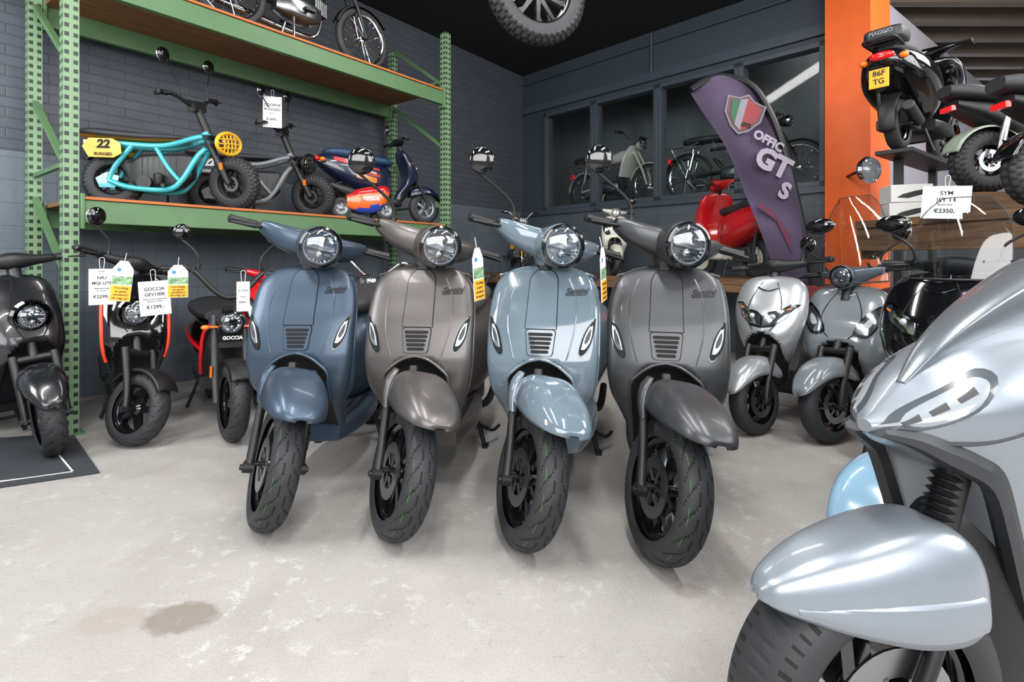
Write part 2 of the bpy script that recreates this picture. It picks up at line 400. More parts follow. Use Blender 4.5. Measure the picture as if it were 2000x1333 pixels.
# ------------------------------------------------------------ hero scooter
def hero(loc,heading,steer,paint,label,scriptmat,seatm,mir=True):
    rt=root('scooter',label,'scooter',loc,heading,'row of retro scooters on the concrete floor')
    R=.226;wc=(0,0,R);S=steerM(wc,25,steer)
    sh=Shield(HT)
    b=G().add(sh.geo(120,128)).make('leg_shield',[paint,M_MBLK],rt,ang=50)
    et=[]
    for s in(1,-1):
        zs=[.36+.02*i for i in range(29)]
        if s<0: zs=zs[::-1]
        for z in zs:
            cx,hw,fr,bk,no=interp(HT,z);et.append((cx-.004,s*(hw-.001),z))
    G().add(tube(et,.0055,8,2)).make('shield_edge_trim',paint,b)
    # smooth lip around the wheel arch
    arch=[]
    zs=[.40,.43,.46,.49,.515,.535,.55,.565,.578,.588,.595,.5995]
    for z in zs: arch.append((z,sh.w(z)))
    pts=[(sh.x(y*1.02,z)+.001,y,z) for z,y in arch]+[(sh.x(0,.601)+.001,0,.601)]+[(sh.x(y*1.02,z)+.001,-y,z) for z,y in arch[::-1]]
    G().add(tube(pts,.0062,10,3)).make('wheel_arch_lip',paint,b)
    for s in(-1,1):
        G().add(tube([(sh.x(s*y,z)-.001,s*y,z) for z,y in((.90,.10),(.84,.125),(.77,.132),(.70,.126),(.64,.112),(.60,.10))],.0035,8)).make('panel_crease',paint,b)
    poly=[]
    for i in range(17):
        t=i/16;z=.712+(.932-.712)*t;hw=.059-.005*t
        if t>.78: hw*=math.sqrt(max(0.02,1-((t-.78)/.22)**2*.72))
        poly.append((hw,z))
    full=poly+[(-p[0],p[1]) for p in poly[::-1]]
    G().add(sh.patch([(p[0]*1.055,p[1]+(.003 if p[1]>.75 else -.002)) for p in full],.0016,rings=8)).make('panel_seam',M_MBLK,b)
    G().add(sh.patch(full,.0040,rings=8)).make('center_panel',paint,b)
    gp=smooth_rect(-.057,.057,.614,.708,.013)
    gp=[(p[0]*(1-.18*(.708-p[1])/.094),p[1]) for p in gp]
    gr=G().add(sh.patch([(p[0]*1.055,p[1]+(p[1]-.66)*.045) for p in gp],.0016)).make('grille_surround',M_MBLK,b)
    G().add(sh.patch(gp,.0048)).make('grille',paint,gr)
    sl=G()
    for i in range(5):
        z=.692-i*.0158;hw=.047-.0033*i;sl.add(sh.patch(smooth_rect(-hw,hw,z-.0055,z+.0055,.0053,n=3),.0068,rings=2))
    sl.make('grille_slots',M_MBLK,gr)
    for s in(-1,1):
        P=[(.205,.750),(.190,.738),(.168,.706),(.153,.666),(.145,.630),(.153,.616),(.170,.627),(.188,.655),(.200,.695)]
        P=rpoly([(s*p[0],p[1]) for p in P],3);cy=sum(p[0] for p in P)/len(P);cz=sum(p[1] for p in P)/len(P)
        sc=lambda k,dy=0,dz=0:[(cy+(p[0]-cy)*k+dy,cz+(p[1]-cz)*k+dz) for p in P]
        ind=G().add(sh.patch(sc(1.04),.0035)).make('indicator',M_DCHR,b)
        G().add(sh.patch(sc(.95),.0050)).make('indicator_housing',M_MBLK,ind)
        G().add(sh.patch(sc(.66,s*.002,.004),.0064)).make('indicator_lens',M_CLR,ind)
        G().add(sh.patch(sc(.40,s*.004,.010),.0076)).make('amber_lamp',M_DGR,ind)
        q=[(s*(p[0]),p[1]) for p in [(.187,.726),(.174,.704),(.162,.672),(.155,.642),(.158,.640),(.1645,.670),(.176,.701),(.189,.722)]]
        G().add(sh.patch(q,.0078,rings=2)).make('light_strip',M_DRL,ind)
    v,f=txt('Santini',.032,.45,.0006,0)
    vv=[];
    for p in v:
        y=.128+p[0];z=.853+p[1]+p[0]*.04;vv.append((sh.x(y,z)+.0035,y,z))
    G().add((vv,f)).make('script_lettering',scriptmat,b,norm=False)
    G().add(tube([(sh.x(y,.840+(y-.143)*.04)+.003,y,.839+(y-.143)*.05) for y in(.088,.108,.138,.168)],.0011,6)).make('script_underline',scriptmat,b)
    G().add(lathe([(.045,0),(.042,.03),(.038,.06)],24,axis='z'),M=T(-.352,0,.935)).make('steering_neck',M_BLK,rt)
    hz=1.065
    hs=G()
    hs.add(hull([(-.222,-.390,.024,hz+.002,.024,.024),(-.20,-.383,.036,hz-.002,.031,.036),(-.16,-.371,.052,hz-.010,.039,.052),(-.11,-.359,.064,hz-.017,.045,.062),(-.06,-.352,.072,hz-.022,.050,.068),(0,-.35,.078,hz-.024,.053,.072),(.06,-.352,.072,hz-.022,.050,.068),(.11,-.359,.064,hz-.017,.045,.062),(.16,-.371,.052,hz-.010,.039,.052),(.20,-.383,.036,hz-.002,.031,.036),(.222,-.390,.024,hz+.002,.024,.024)],'y',44,32,.70,.70))
    hs.add(hull([(-.37,0,.06,hz-.02,.040,.055),(-.34,0,.080,hz-.022,.060,.074),(-.30,0,.086,hz-.026,.074,.084),(-.25,0,.088,hz-.029,.084,.087),(-.215,0,.088,hz-.029,.086,.087)],'x',14,32,.9,.9))
    hs.add(hull([(.945,0,.036,-.358,.045,.045),(.975,0,.050,-.36,.054,.05),(1.02,0,.074,-.356,.070,.066)],'z',8,28,.85,.85))
    h=hs.make('handlebar_cover',paint,rt,S)
    headlamp(h,(-.212,0,hz-.029),.086,S,bez=M_BLKG)
    G().add(hull([(-.43,0,.03,hz+.02,.012,.02),(-.40,0,.05,hz+.022,.012,.03),(-.37,0,.05,hz+.020,.010,.03),(-.34,0,.03,hz+.014,.006,.02)],'x',10,24)).make('dashboard',M_BLKG,h,S)
    levers(rt,-.392,hz+.002,.222,.345,S)
    if mir: mirror(rt,(-.385,-.165,hz+.02),(-.35,-.355,1.285),.053,S)
    fk=G()
    for s in(-1,1):
        fk.add(tube([(.010,s*.088,.215),(-.115,s*.084,.49)],[.0150,.0165],16,1))
        fk.add(cyl((.010,s*.075,.215),(.010,s*.108,.215),.019,16)).add(cyl((.010,s*.105,.215),(.010,s*.118,.215),.010,6))
    fk.add(cyl((0,-.105,R),(0,.105,R),.009))
    fk.add(tube([(-.112,-.084,.487),(-.12,0,.495),(-.112,.084,.487)],.017,10)).add(cyl((-.12,0,.49),(-.158,0,.565),.018))
    fk.add(box((-.062,.095,.30),(.045,.03,.06)))
    fo=fk.make('front_fork',M_BLK,rt,S)
    fe=G().add(canopy([(-.145,.528,.485,.070),(-.09,.560,.470,.092),(-.02,.573,.462,.106),(.05,.565,.459,.110),(.10,.549,.458,.107),(.15,.529,.457,.097),(.19,.508,.456,.082),(.215,.491,.456,.064),(.231,.476,.456,.042),(.239,.465,.456,.018)],nr=54,n=34,a=.52,b=.88))
    f1=fe.make('front_fender',paint,rt,S,solid=.005)
    for s in(-1,1):
        G().add(hull([(.425,s*.092,.014,-.078,.019,.017),(.47,s*.097,.016,-.095,.023,.021),(.52,s*.093,.016,-.110,.026,.023),(.555,s*.076,.010,-.118,.017,.017)],'z',10,20,.85,.85)).make('fork_cover',paint,f1,S)
    wheel(rt,wc,R,.104,.158,'vee',M_RIM,S,'groove',480,36,20,5,disc=-.095,green=-.75,name='front_wheel',dep=.0028)
    G().add(hull([(-.33,0,.13,.25,.02,.05),(-.38,0,.150,.255,.03,.07),(-.6,0,.178,.25,.03,.07),(-.82,0,.17,.26,.03,.08),(-.88,0,.15,.27,.03,.08)],'x',14,32,.35,.5)).make('footboard',paint,rt)
    fm=G()
    for i in range(7): fm.add(box((-.6,-.12+.04*i,.284),(.40,.022,.008)))
    fm.make('foot_mat',M_BLK,rt,bev=.002)
    rb=G().add(hull([(-.70,0,.09,.50,.15,.22),(-.76,0,.14,.51,.19,.24),(-.90,0,.20,.52,.20,.24),(-1.08,0,.228,.54,.20,.22),(-1.28,0,.225,.58,.18,.18),(-1.45,0,.175,.62,.14,.12),(-1.56,0,.09,.64,.08,.06),(-1.58,0,.03,.64,.03,.02)],'x',32,40,.7,.75)).make('rear_body',paint,rt)
    G().add(hull([(-.70,0,.05,.735,.02,.03),(-.76,0,.12,.745,.035,.05),(-.95,0,.15,.755,.04,.06),(-1.05,0,.155,.765,.045,.06),(-1.25,0,.155,.785,.05,.06),(-1.42,0,.125,.785,.04,.05),(-1.47,0,.06,.78,.02,.03)],'x',26,36,.7,.7)).make('seat',seatm,rt)
    G().add(hull([(-1.57,0,.06,.60,.03,.03),(-1.60,0,.05,.60,.025,.025),(-1.61,0,.03,.60,.015,.015)],'x',4,20)).make('tail_light',M_REDL,rt)
    wheel(rt,(-1.30,0,R),R,.12,.155,'five',M_RIM,None,None,64,12,name='rear_wheel')
    u=G().add(box((-1.12,.02,.27),(.3,.2,.16))).add(tube([(-.9,.05,.22),(-1.05,.16,.2),(-1.35,.17,.25)],.02)).add(cyl((-1.2,-.16,.24),(-1.5,-.17,.33),.05)).add(cyl((-1.3,-.15,.22),(-1.4,-.15,.5),.018))
    u.make('engine',M_DGR,rt,bev=.01)
    st=G()
    for s in(-1,1): st.add(tube([(-.92,s*.10,.2),(-.93,s*.14,.10),(-.92,s*.165,.012)],.012)).add(box((-.92,s*.172,.008),(.05,.03,.014)))
    st.add(cyl((-.92,-.13,.12),(-.92,.13,.12),.01)).add(tube([(-.9,.15,.12),(-.98,.2,.07),(-1.04,.23,.08)],.009))
    st.make('center_stand',M_BLK,rt)
    rk=G()
    for s in(-1,1): rk.add(tube([(-1.38,s*.09,.80),(-1.45,s*.12,.86),(-1.72,s*.12,.87),(-1.74,0,.87)],.008))
    for i in range(3): rk.add(cyl((-1.48-.09*i,-.12,.865),(-1.48-.09*i,.12,.865),.006))
    rk.add(tube([(-1.55,.1,.86),(-1.52,.06,.7)],.008)).add(tube([(-1.55,-.1,.86),(-1.52,-.06,.7)],.008))
    rk.make('luggage_rack',M_BLK,rt)
    return rt
P_BLUE=mat('satin_steel_blue','#3f4e5e',.36,metal=.5,coat=.12,var=.04)
P_TAUPE=mat('satin_titanium_grey','#5f5b59',.36,metal=.6,coat=.10,var=.04)
P_GREY=mat('gloss_blue_grey','#61707a',.12,metal=0,coat=1,var=.02)
P_GRAPH=mat('satin_graphite','#494a4c',.36,metal=.65,coat=.12,var=.04,bump=.03,bs=600)
hero((-.865,1.965,0),-90,33,P_BLUE,'satin steel blue retro scooter with round headlight',M_INK,M_SEAT,False)
hero((-.39,1.90,0),-95,35,P_TAUPE,'satin titanium grey retro scooter with round headlight',M_INK,M_SEATB)
hero((.062,1.84,0),-103,33,P_GREY,'glossy blue-grey retro scooter with round headlight',M_INK,M_SEAT)
hero((.50,1.755,0),-107,30,P_GRAPH,'satin graphite grey retro scooter with round headlight',M_INK,M_SEAT)
# ------------------------------------------------------------ generic scooter
def scoot(label,loc,heading,col,trim=M_BLK,R=.2,w=.1,rr=.13,wb=1.2,top=.92,hw=.9,steer=0,light='dual',screen=0,mir=(1,1),seatm=M_SEAT,style='five',rimm=M_RIM,disc=0,vee=False,scale=1,group=None,edge=None,tread=None,barz=None,fcol=None,flat=.0,rack=False,plate=None,name='scooter',mshape='round',tail=True,rhw=None,rackz=.81,bars=True,slimf=False,decal=False):
    rt=root(name,label,'scooter',loc,heading,group,scale)
    wc=(0,0,R);S=steerM(wc,25,steer);fcol=fcol or col;rhw=rhw or hw
    k=(top-.22)/(.952-.22);tab=[]
    for z,cx,h,fr,bk,no in HT:
        zz=.22+(z-.22)*k;m=1.0
        if vee: m=.52+.50*min(1,max(0,(zz-.3)/.35))
        tab.append((zz,cx+.02,h*hw*m,fr*(2.2 if vee else 1.55),bk,no*.8))
    sh=Shield(tab,.58 if not vee else .95,.73 if not vee else 1.15,.1,.22+.38*k)
    b=G().add(sh.geo(48,64)).make('front_body',[col,M_BLK],rt,ang=50)
    for s in(-1,1):
        G().add(tube([(sh.x(s*y,.22+q*k)+.001,s*y,.22+q*k) for q,y in((.69,.045*hw),(.60,.085*hw),(.52,.10*hw),(.44,.085*hw),(.39,.05*hw))],.0028,6)).make('panel_seam',M_MBLK,b)
    if light=='round_shield':
        z=.22+.50*k;c=(sh.x(0,z)+.01,0,z)
        G().add(lathe([(.04,0),(.085,.005),(.09,.02),(.078,.03),(.07,.02)],36,axis='x',c=(c[0]-.02,0,z))).make('headlight_surround',M_BLKG,b)
        headlamp(b,(c[0]+.012,0,z),.066)
    elif light in('dual','wide'):
        for s in(-1,1):
            zz=.22+.50*k
            P=[(.03,zz-.06),(.09,zz-.05),(.15*hw,zz+.0),(.19*hw,zz+.075),(.16*hw,zz+.08),(.10,zz+.03),(.04,zz+.0)] if light=='dual' else [(.0,zz-.085),(.06,zz-.075),(.13*hw,zz-.03),(.195*hw,zz+.05),(.15*hw,zz+.055),(.09,zz+.02),(.03,zz+.005),(.0,zz-.02)]
            P=[(s*p[0],p[1]) for p in P]
            l=G().add(sh.patch(P,.005)).make('headlight',M_DCHR,b)
            cy=sum(p[0] for p in P)/len(P);cz=sum(p[1] for p in P)/len(P)
            G().add(sh.patch([(cy+(p[0]-cy)*.88,cz+(p[1]-cz)*.85) for p in P],.009)).make('headlight_lens',M_CHR,l)
            G().add(ball((sh.x(cy-s*.02,cz-.01)+.006,cy-s*.02,cz-.01),.016)).make('bulb',M_DRL,l)
            G().add(sh.patch([(cy+(p[0]-cy)*.14+s*.06*hw,cz+(p[1]-cz)*.10+.037) for p in P],.0105)).make('indicator_lamp',M_ORG,l)
        G().add(tube([(sh.x(y,.22+.66*k-.02*math.cos(y*25))+.004,y,.22+.66*k-.02*math.cos(y*25)) for y in(-.06,-.03,0,.03,.06)],.004)).make('front_trim',M_DCHR,b)
    elif light=='bar':
        for s in(-1,1):
            zz=.22+.48*k
            P=rpoly([(s*p[0],p[1]) for p in [(.12*hw,zz+.06),(.188*hw,zz+.11),(.192*hw,zz+.02),(.14*hw,zz-.06),(.07*hw,zz-.04)]],3)
            l=G().add(sh.patch(P,.006)).make('indicator',M_DCHR,b)
            cy=sum(p[0] for p in P)/len(P);cz=sum(p[1] for p in P)/len(P)
            G().add(sh.patch([(cy+(p[0]-cy)*.82,cz+(p[1]-cz)*.82) for p in P],.009)).make('indicator_lens',M_CHR,l)
            G().add(sh.patch([(cy+(p[0]-cy)*.35,cz+(p[1]-cz)*.35) for p in P],.011)).make('indicator_lamp',M_DRL,l)
        yy=[-.05+.01*i for i in range(11)]
        G().add(tube([(sh.x(y,.22+.68*k-.014*math.cos(y*28))+.003,y,.22+.68*k-.014*math.cos(y*28)) for y in yy],.004)).make('front_trim',M_CHR,b)
    if edge:
        for s in(-1,1):
            G().add(tube([(sh.x(s*interp(tab,z)[1]*.93,z)+.004,s*interp(tab,z)[1]*.93,z) for z in [.22+q*k for q in(.22,.3,.4,.5,.58)]],.009)).make('edge_strip',edge,b)
    bz=barz or top+.06;bx=-(bz-R)*.466
    if bars:
        if light=='bar':
            hs=G().add(hull([(-.2,bx-.02,.018,bz+.01,.018,.016),(-.1,bx,.05,bz,.03,.04),(0,bx+.02,.075,bz-.01,.045,.07),(.1,bx,.05,bz,.03,.04),(.2,bx-.02,.018,bz+.01,.018,.016)],'y',24,28))
            hs.add(hull([(bx-.0,0,.05,bz-.02,.05,.05),(bx+.06,0,.068,bz-.02,.066,.066),(bx+.10,0,.07,bz-.02,.068,.068)],'x',8,28,1,1))
            h=hs.make('handlebar_cover',col,rt,S);headlamp(h,(bx+.10,0,bz-.02),.065,S)
        else:
            hs=G().add(hull([(-.2,bx-.02,.018,bz+.0,.018,.016),(-.1,bx,.04,bz,.025,.03),(0,bx+.01,.06,bz+.005,.04,.05),(.1,bx,.04,bz,.025,.03),(.2,bx-.02,.018,bz,.018,.016)],'y',24,28))
            h=hs.make('handlebar_cover',trim,rt,S)
        G().add(cyl((bx+.08,0,bz-.16),(bx,0,bz),.03)).make('steering_neck',M_BLK,rt,S)
        levers(rt,bx-.02,bz+.008,.2,.32,S)
        for s,on in zip((-1,1),mir):
            if on: mirror(rt,(bx,s*.16,bz+.01),(bx-.02,s*.27,bz+.2),.05 if mshape=='round' else .055,S,shape=mshape)
    if screen:
        v=[];f=[];n=16;m_=14
        for i in range(m_+1):
            t=i/m_
            for j in range(n+1):
                y=(j/n*2-1);ww=.205*math.sqrt(max(.02,1-.18*t-.62*t**4));yy=y*ww
                cut=screen*t
                v.append((bx+.12-.10*y*y-.25*cut,yy,bz-.06+cut))
        for i in range(m_):
            for j in range(n): f.append([i*(n+1)+j,i*(n+1)+j+1,(i+1)*(n+1)+j+1,(i+1)*(n+1)+j])
        ws=G().add((v,f)).make('windscreen',M_SCREEN,rt,S,norm=False)
        rim=[v[i*(n+1)] for i in range(m_+1)]+[v[m_*(n+1)+j] for j in range(1,n)]+[v[i*(n+1)+n] for i in range(m_,-1,-1)]
        G().add(tube(rim,.0022,6,1)).add(tube([v[j] for j in range(n+1)],.005)).add(tube([(bx,.12,bz),v[3*(n+1)+13]],.006)).add(tube([(bx,-.12,bz),v[3*(n+1)+3]],.006)).make('windscreen_frame',M_DGR,ws,S)
    fk=G()
    for s in(-1,1):
        fk.add(tube([(.01,s*(w/2+.03),R-.01),(-.02,s*(w/2+.03),R+.1),(-.12,s*(w/2+.03),R+.3)],[.016,.016,.02],12,4)).add(cyl((.005,s*(w/2+.015),R),(.005,s*(w/2+.05),R),.018))
    fk.add(cyl((-.12,-w/2-.03,R+.28),(-.12,w/2+.03,R+.28),.02)).add(cyl((-.12,0,R+.28),(-.2,0,R+.42),.022))
    if disc: fk.add(box((-.04,math.copysign(w/2+.01,disc),R+.05),(.05,.035,.07)))
    fk.make('front_fork',M_BLK,rt,S)
    q=R*2+.02
    if slimf:
        G().add(arcf((0,0,R),R+.025,35,150,w*.62)).make('front_fender',fcol,rt,S,solid=.005)
    else:
        G().add(canopy([(-.20,q-.03,q-.10,w*.6),(-.13,q+.02,q-.09,w*.8),(-.03,q+.04,q-.06,w*.88),(.07,q+.02,q-.06,w*.86),(.15,q-.03,q-.09,w*.72),(.21,q-.10,q-.13,w*.4),(.225,q-.13,q-.14,w*.1)])).make('front_fender',fcol,rt,S,solid=.005)
    wheel(rt,wc,R,w,rr,style,rimm,S,tread,160 if tread else 64,18 if tread else 12,20,5,disc=disc,name='front_wheel',dep=.004)
    B=-wb
    G().add(hull([(-.33,0,.13*hw,.24,.03,.05),(-.40,0,.17*hw,.25,.03,.07),(B+.45,0,.17*hw,.25,.03,.07),(B+.38,0,.14*hw,.26,.03,.07)],'x',12,28,.4,.5)).make('footboard',trim,rt)
    RB=Hull([(B+.50,0,.08*rhw,.46,.15,.20),(B+.42,0,.14*rhw,.47,.19,.2),(B+.25,0,.2*rhw,.5,.18,.2),(B+.0,0,.21*rhw,.55,.17,.16),(B-.2,0,.16*rhw,.6,.13,.1),(B-.32,0,.08*rhw,.64,.07,.05),(B-.35,0,.02,.65,.02,.02)],'x',26,34,.75,.75)
    rbo=G().add(RB.geo()).make('rear_body',col,rt)
    if decal:
        for s in(-1,1):
            for (x0,x1,za,zb,mm) in ((.34,.02,.50,.60,M_RED),(.30,.06,.43,.49,M_ORG),(.05,-.18,.60,.66,M_RED)):
                v=[];n=8
                for i in range(n+1):
                    x=B+x0+(x1-x0)*i/n;o_=(i/n)*.05
                    for z in(za+o_,zb+o_*.7): v.append((x,s*(RB.side(x,z)+.003),z))
                G().add((v,[[2*i,2*i+1,2*i+3,2*i+2] for i in range(n)])).make('livery_stripe',mm,rbo)
    G().add(hull([(B+.52,0,.05,.69,.02,.03),(B+.45,0,.11,.70,.035,.05),(B+.2,0,.14,.71,.045,.06),(B-.0,0,.14,.74,.05,.06),(B-.2,0,.11,.75,.04,.05),(B-.26,0,.05,.745,.02,.03)],'x',22,30,.7,.7)).make('seat',seatm,rt)
    wheel(rt,(B,0,R),R,w,rr,style,rimm,None,tread,160 if tread else 64,18 if tread else 12,20,5,name='rear_wheel',dep=.004)
    G().add(box((B+.15,.0,.25),(.26,.16,.13))).add(cyl((B+.1,-w/2-.06,.22),(B-.2,-w/2-.07,.30),.042)).add(box((B+.05,w/2+.05,R),(.3,.035,.08))).add(cyl((B,-w/2-.05,R),(B,w/2+.05,R),.015)).add(cyl((B-.05,w/2+.05,R),(B-.1,w/2+.05,R+.28),.016)).make('engine',M_DGR,rt,bev=.01)
    if tail:
        G().add(hull([(B-.33,0,.08,.66,.03,.03),(B-.36,0,.075,.66,.028,.028),(B-.375,0,.05,.66,.015,.015)],'x',4,20)).make('tail_light',M_REDL,rt)
        for s in(-1,1): G().add(ball((B-.31,s*.13,.64),(.03,.03,.025))).make('rear_indicator',M_ORG,rt)
        g=G().add(arcf((B,0,R),R+.05,100,200,w*.55)).make('rear_fender',M_BLK,rt,solid=.004)
    st=G()
    for s in(-1,1): st.add(tube([(B+.33,s*.09,.2),(B+.33,s*.12,.1),(B+.33,s*.15,.012)],.011))
    st.add(cyl((B+.33,-.12,.10),(B+.33,.12,.10),.009)).make('center_stand',M_BLK,rt)
    if rack:
        rk=G();z=rackz
        for s in(-1,1): rk.add(tube([(B-.1,s*.08,.72),(B-.2,s*.1,z-.01),(B-.42,s*.1,z),(B-.44,0,z)],.008))
        for i in range(3): rk.add(cyl((B-.22-.08*i,-.1,z-.005),(B-.22-.08*i,.1,z-.005),.006))
        rk.make('luggage_rack',M_BLK,rt)
    if plate:
        p=G().add(box((B-.40,0,.48),(.006,.13,.14))).make('license_plate',mat('yellow_plate','#e8ac1e',.4),rt,bev=.003)
        tt=G()
        for i,l in enumerate(plate): tt.add(txt(l,.055,0,.001),0,T(B-.405,0,.515-.06*i)@RZ(-90)@FRONT)
        tt.make('plate_characters',M_INK,p,norm=False)
    return rt,sh,S
P_SILV=mat('silver_metallic','#a3a7ab',.3,metal=.5,coat=.5,var=.03)
P_SYM=mat('gloss_mid_grey','#737a7f',.2,coat=1,var=.02)
P_BLACK=mat('gloss_black_paint','#0b0c0f',.1,coat=1,var=.02)
P_CREAM=mat('cream_paint','#c6c3b5',.3,coat=.6)
P_NAVY=mat('navy_paint','#121c33',.25,coat=.8)
P_SKY=mat('pale_blue_paint','#84a9c0',.2,coat=1)
P_OLIV=mat('pale_green_paint','#8f9c8b',.3,coat=.6)
P_MAROON=mat('maroon_seat','#5e1d22',.5)
M_REDE=mat('orange_red_edge','#f2482f',.3)
M_SILW=mat('grey_wheel','#83868a',.35,metal=.7)
scoot('silver scooter with maroon seat and swept headlights',(1.36,3.02,0),-135,P_SILV,R=.185,w=.1,rr=.125,top=.88,hw=.92,steer=-14,light='wide',disc=.09,vee=True,seatm=P_MAROON,mir=(0,1),mshape='oval',wb=1.05)
scoot('glossy grey retro scooter with tall clear windscreen',(1.69,2.88,0),-142,P_SYM,R=.195,w=.1,rr=.13,top=.83,hw=1.0,steer=-14,light='bar',disc=.09,screen=.50,barz=.90,mir=(1,1),wb=1.15)
scoot('glossy black touring scooter with clear windscreen',(1.66,2.24,0),-154,P_BLACK,R=.2,w=.11,rr=.13,top=.92,hw=1.15,steer=0,light='dual',disc=.1,screen=.36,mir=(1,1),mshape='oval',wb=1.30,vee=True,barz=.95)
scoot('glossy black electric scooter with orange-red edge strips',(-1.975,2.84,0),-52,P_BLACK,R=.187,w=.1,rr=.125,top=.90,hw=.76,steer=38,light='round_shield',edge=M_REDE,mir=(1,0),wb=1.0,tread='groove',barz=.95,fcol=M_BLK,slimf=True)
scoot('matte black electric scooter with ring headlight',(-2.30,2.66,0),-26,mat('black_grey_paint','#15171b',.25,coat=.6),R=.2,w=.1,rr=.13,top=.90,hw=.75,steer=-16,light='round_shield',mir=(0,0),wb=.92,tread='groove',barz=.97)
scoot('pale blue scooter standing behind a silver one',(.985,1.40,0),212,P_SKY,R=.2,w=.11,rr=.13,top=.58,hw=.7,light='none',barz=.60,mir=(0,0),wb=.95,scale=1.0,bars=False)
def goccia(loc,heading,steer):
    rt=root('electric_moped','black electric moped with red trim and round headlight','moped',loc,heading)
    R=.21;S=steerM((0,0,R),24,steer)
    wheel(rt,(0,0,R),R,.095,.135,'five',M_RIM,S,'groove',160,18,24,5,disc=.08,name='front_wheel')
    fk=G()
    for s in(-1,1): fk.add(tube([(0,s*.08,R),(-.09,s*.08,R+.2),(-.2,s*.075,R+.45)],[.017,.02,.014],12,4))
    for z in(.5,.63): fk.add(box((-.05-(z-R)*.38,0,z),(.06,.19,.03)))
    f=fk.make('front_fork',M_DGR,rt,S)
    G().add(arcf((0,0,R),R+.02,40,130,.05)).make('front_fender',M_BLK,rt,S,solid=.004)
    for s in(-1,1):
        G().add(box((-.06,s*.103,R+.16),(.03,.006,.06))).make('reflector_strip',M_ORG,f,S)
        G().add(cyl((-.15,s*.06,.60),(-.15,s*.11,.60),.006,8)).add(ball((-.14,s*.125,.60),(.018,.022,.014))).make('indicator',M_ORG,f,S)
    G().add(txt('GOCCIA',.026,0,.001),0,T(-.075,0,.545)@RZ(90)@FRONT).make('front_lettering',M_PAPER,f,S,norm=False)
    headlamp(rt,(-.10,0,.625),.062,S,bez=M_BLKG)
    G().add(hull([(-.2,0,.04,.625,.04,.04),(-.15,0,.060,.625,.059,.059),(-.115,0,.064,.625,.064,.064)],'x',6,24,1,1)).make('headlight_shell',M_BLKG,rt,S)
    G().add(tube([(-.24,-.32,.90),(-.22,-.2,.92),(-.19,-.08,.80),(-.18,0,.76),(-.19,.08,.80),(-.22,.2,.92),(-.24,.32,.90)],.014)).make('handlebar',M_BLK,rt,S)
    levers(rt,-.225,.915,.21,.34,S)
    mirror(rt,(-.22,-.16,.93),(-.25,-.24,1.12),.045,S)
    mirror(rt,(-.22,.16,.93),(-.25,.24,1.12),.045,S)
    G().add(tube([(-.22,0,.70),(-.32,0,.5),(-.42,0,.26),(-.85,0,.25),(-1.0,0,.5)],.03)).add(tube([(-.85,.1,.25),(-1.1,.1,R)],.02)).add(tube([(-.85,-.1,.25),(-1.1,-.1,R)],.02)).make('frame',M_BLK,rt)
    G().add(hull([(-.27,0,.05,.50,.11,.1),(-.33,0,.10,.46,.16,.14),(-.42,0,.12,.40,.14,.12),(-.5,0,.07,.34,.06,.06)],'x',14,28)).make('front_panel',M_BLK,rt)
    for s in(-1,1): G().add(tube([(-.27,s*.05,.62),(-.33,s*.11,.56),(-.37,s*.125,.42),(-.45,s*.12,.30)],.012)).make('red_front_trim',M_RED,rt)
    G().add(hull([(-.45,0,.13,.26,.02,.06),(-.85,0,.14,.27,.02,.07)],'x',6,24,.4,.5)).make('footboard',M_BLK,rt)
    G().add(hull([(-.75,0,.10,.44,.14,.14),(-.9,0,.15,.47,.15,.16),(-1.15,0,.15,.52,.12,.12),(-1.35,0,.07,.56,.05,.05)],'x',16,28)).make('rear_body',M_BLKG,rt)
    for s in(-1,1): G().add(tube([(-.74,s*.105,.40),(-.9,s*.155,.46),(-1.15,s*.153,.52),(-1.32,s*.08,.56)],.012)).make('red_side_trim',M_RED,rt)
    G().add(hull([(-.72,0,.08,.62,.03,.04),(-.85,0,.14,.64,.04,.06),(-1.15,0,.15,.66,.05,.06),(-1.3,0,.09,.67,.04,.05)],'x',16,28)).make('seat',M_SEAT,rt)
    wheel(rt,(-1.12,0,R),R,.095,.135,'five',M_RIM,None,None,64,12,name='rear_wheel')
    G().add(tube([(-.85,.1,.2),(-.87,.17,.012)],.01)).add(tube([(-.85,-.1,.2),(-.87,-.17,.012)],.01)).add(cyl((-.85,-.1,.19),(-.85,.1,.19),.01)).make('center_stand',M_BLK,rt)
goccia((-1.505,2.90,0),-56,6)
scoot('red scooter parked behind an electric moped',(-1.66,3.60,0),-78,M_RED,R=.19,w=.09,rr=.12,top=.84,hw=.9,light='bar',mir=(0,1),wb=1.05,barz=.86,steer=20)
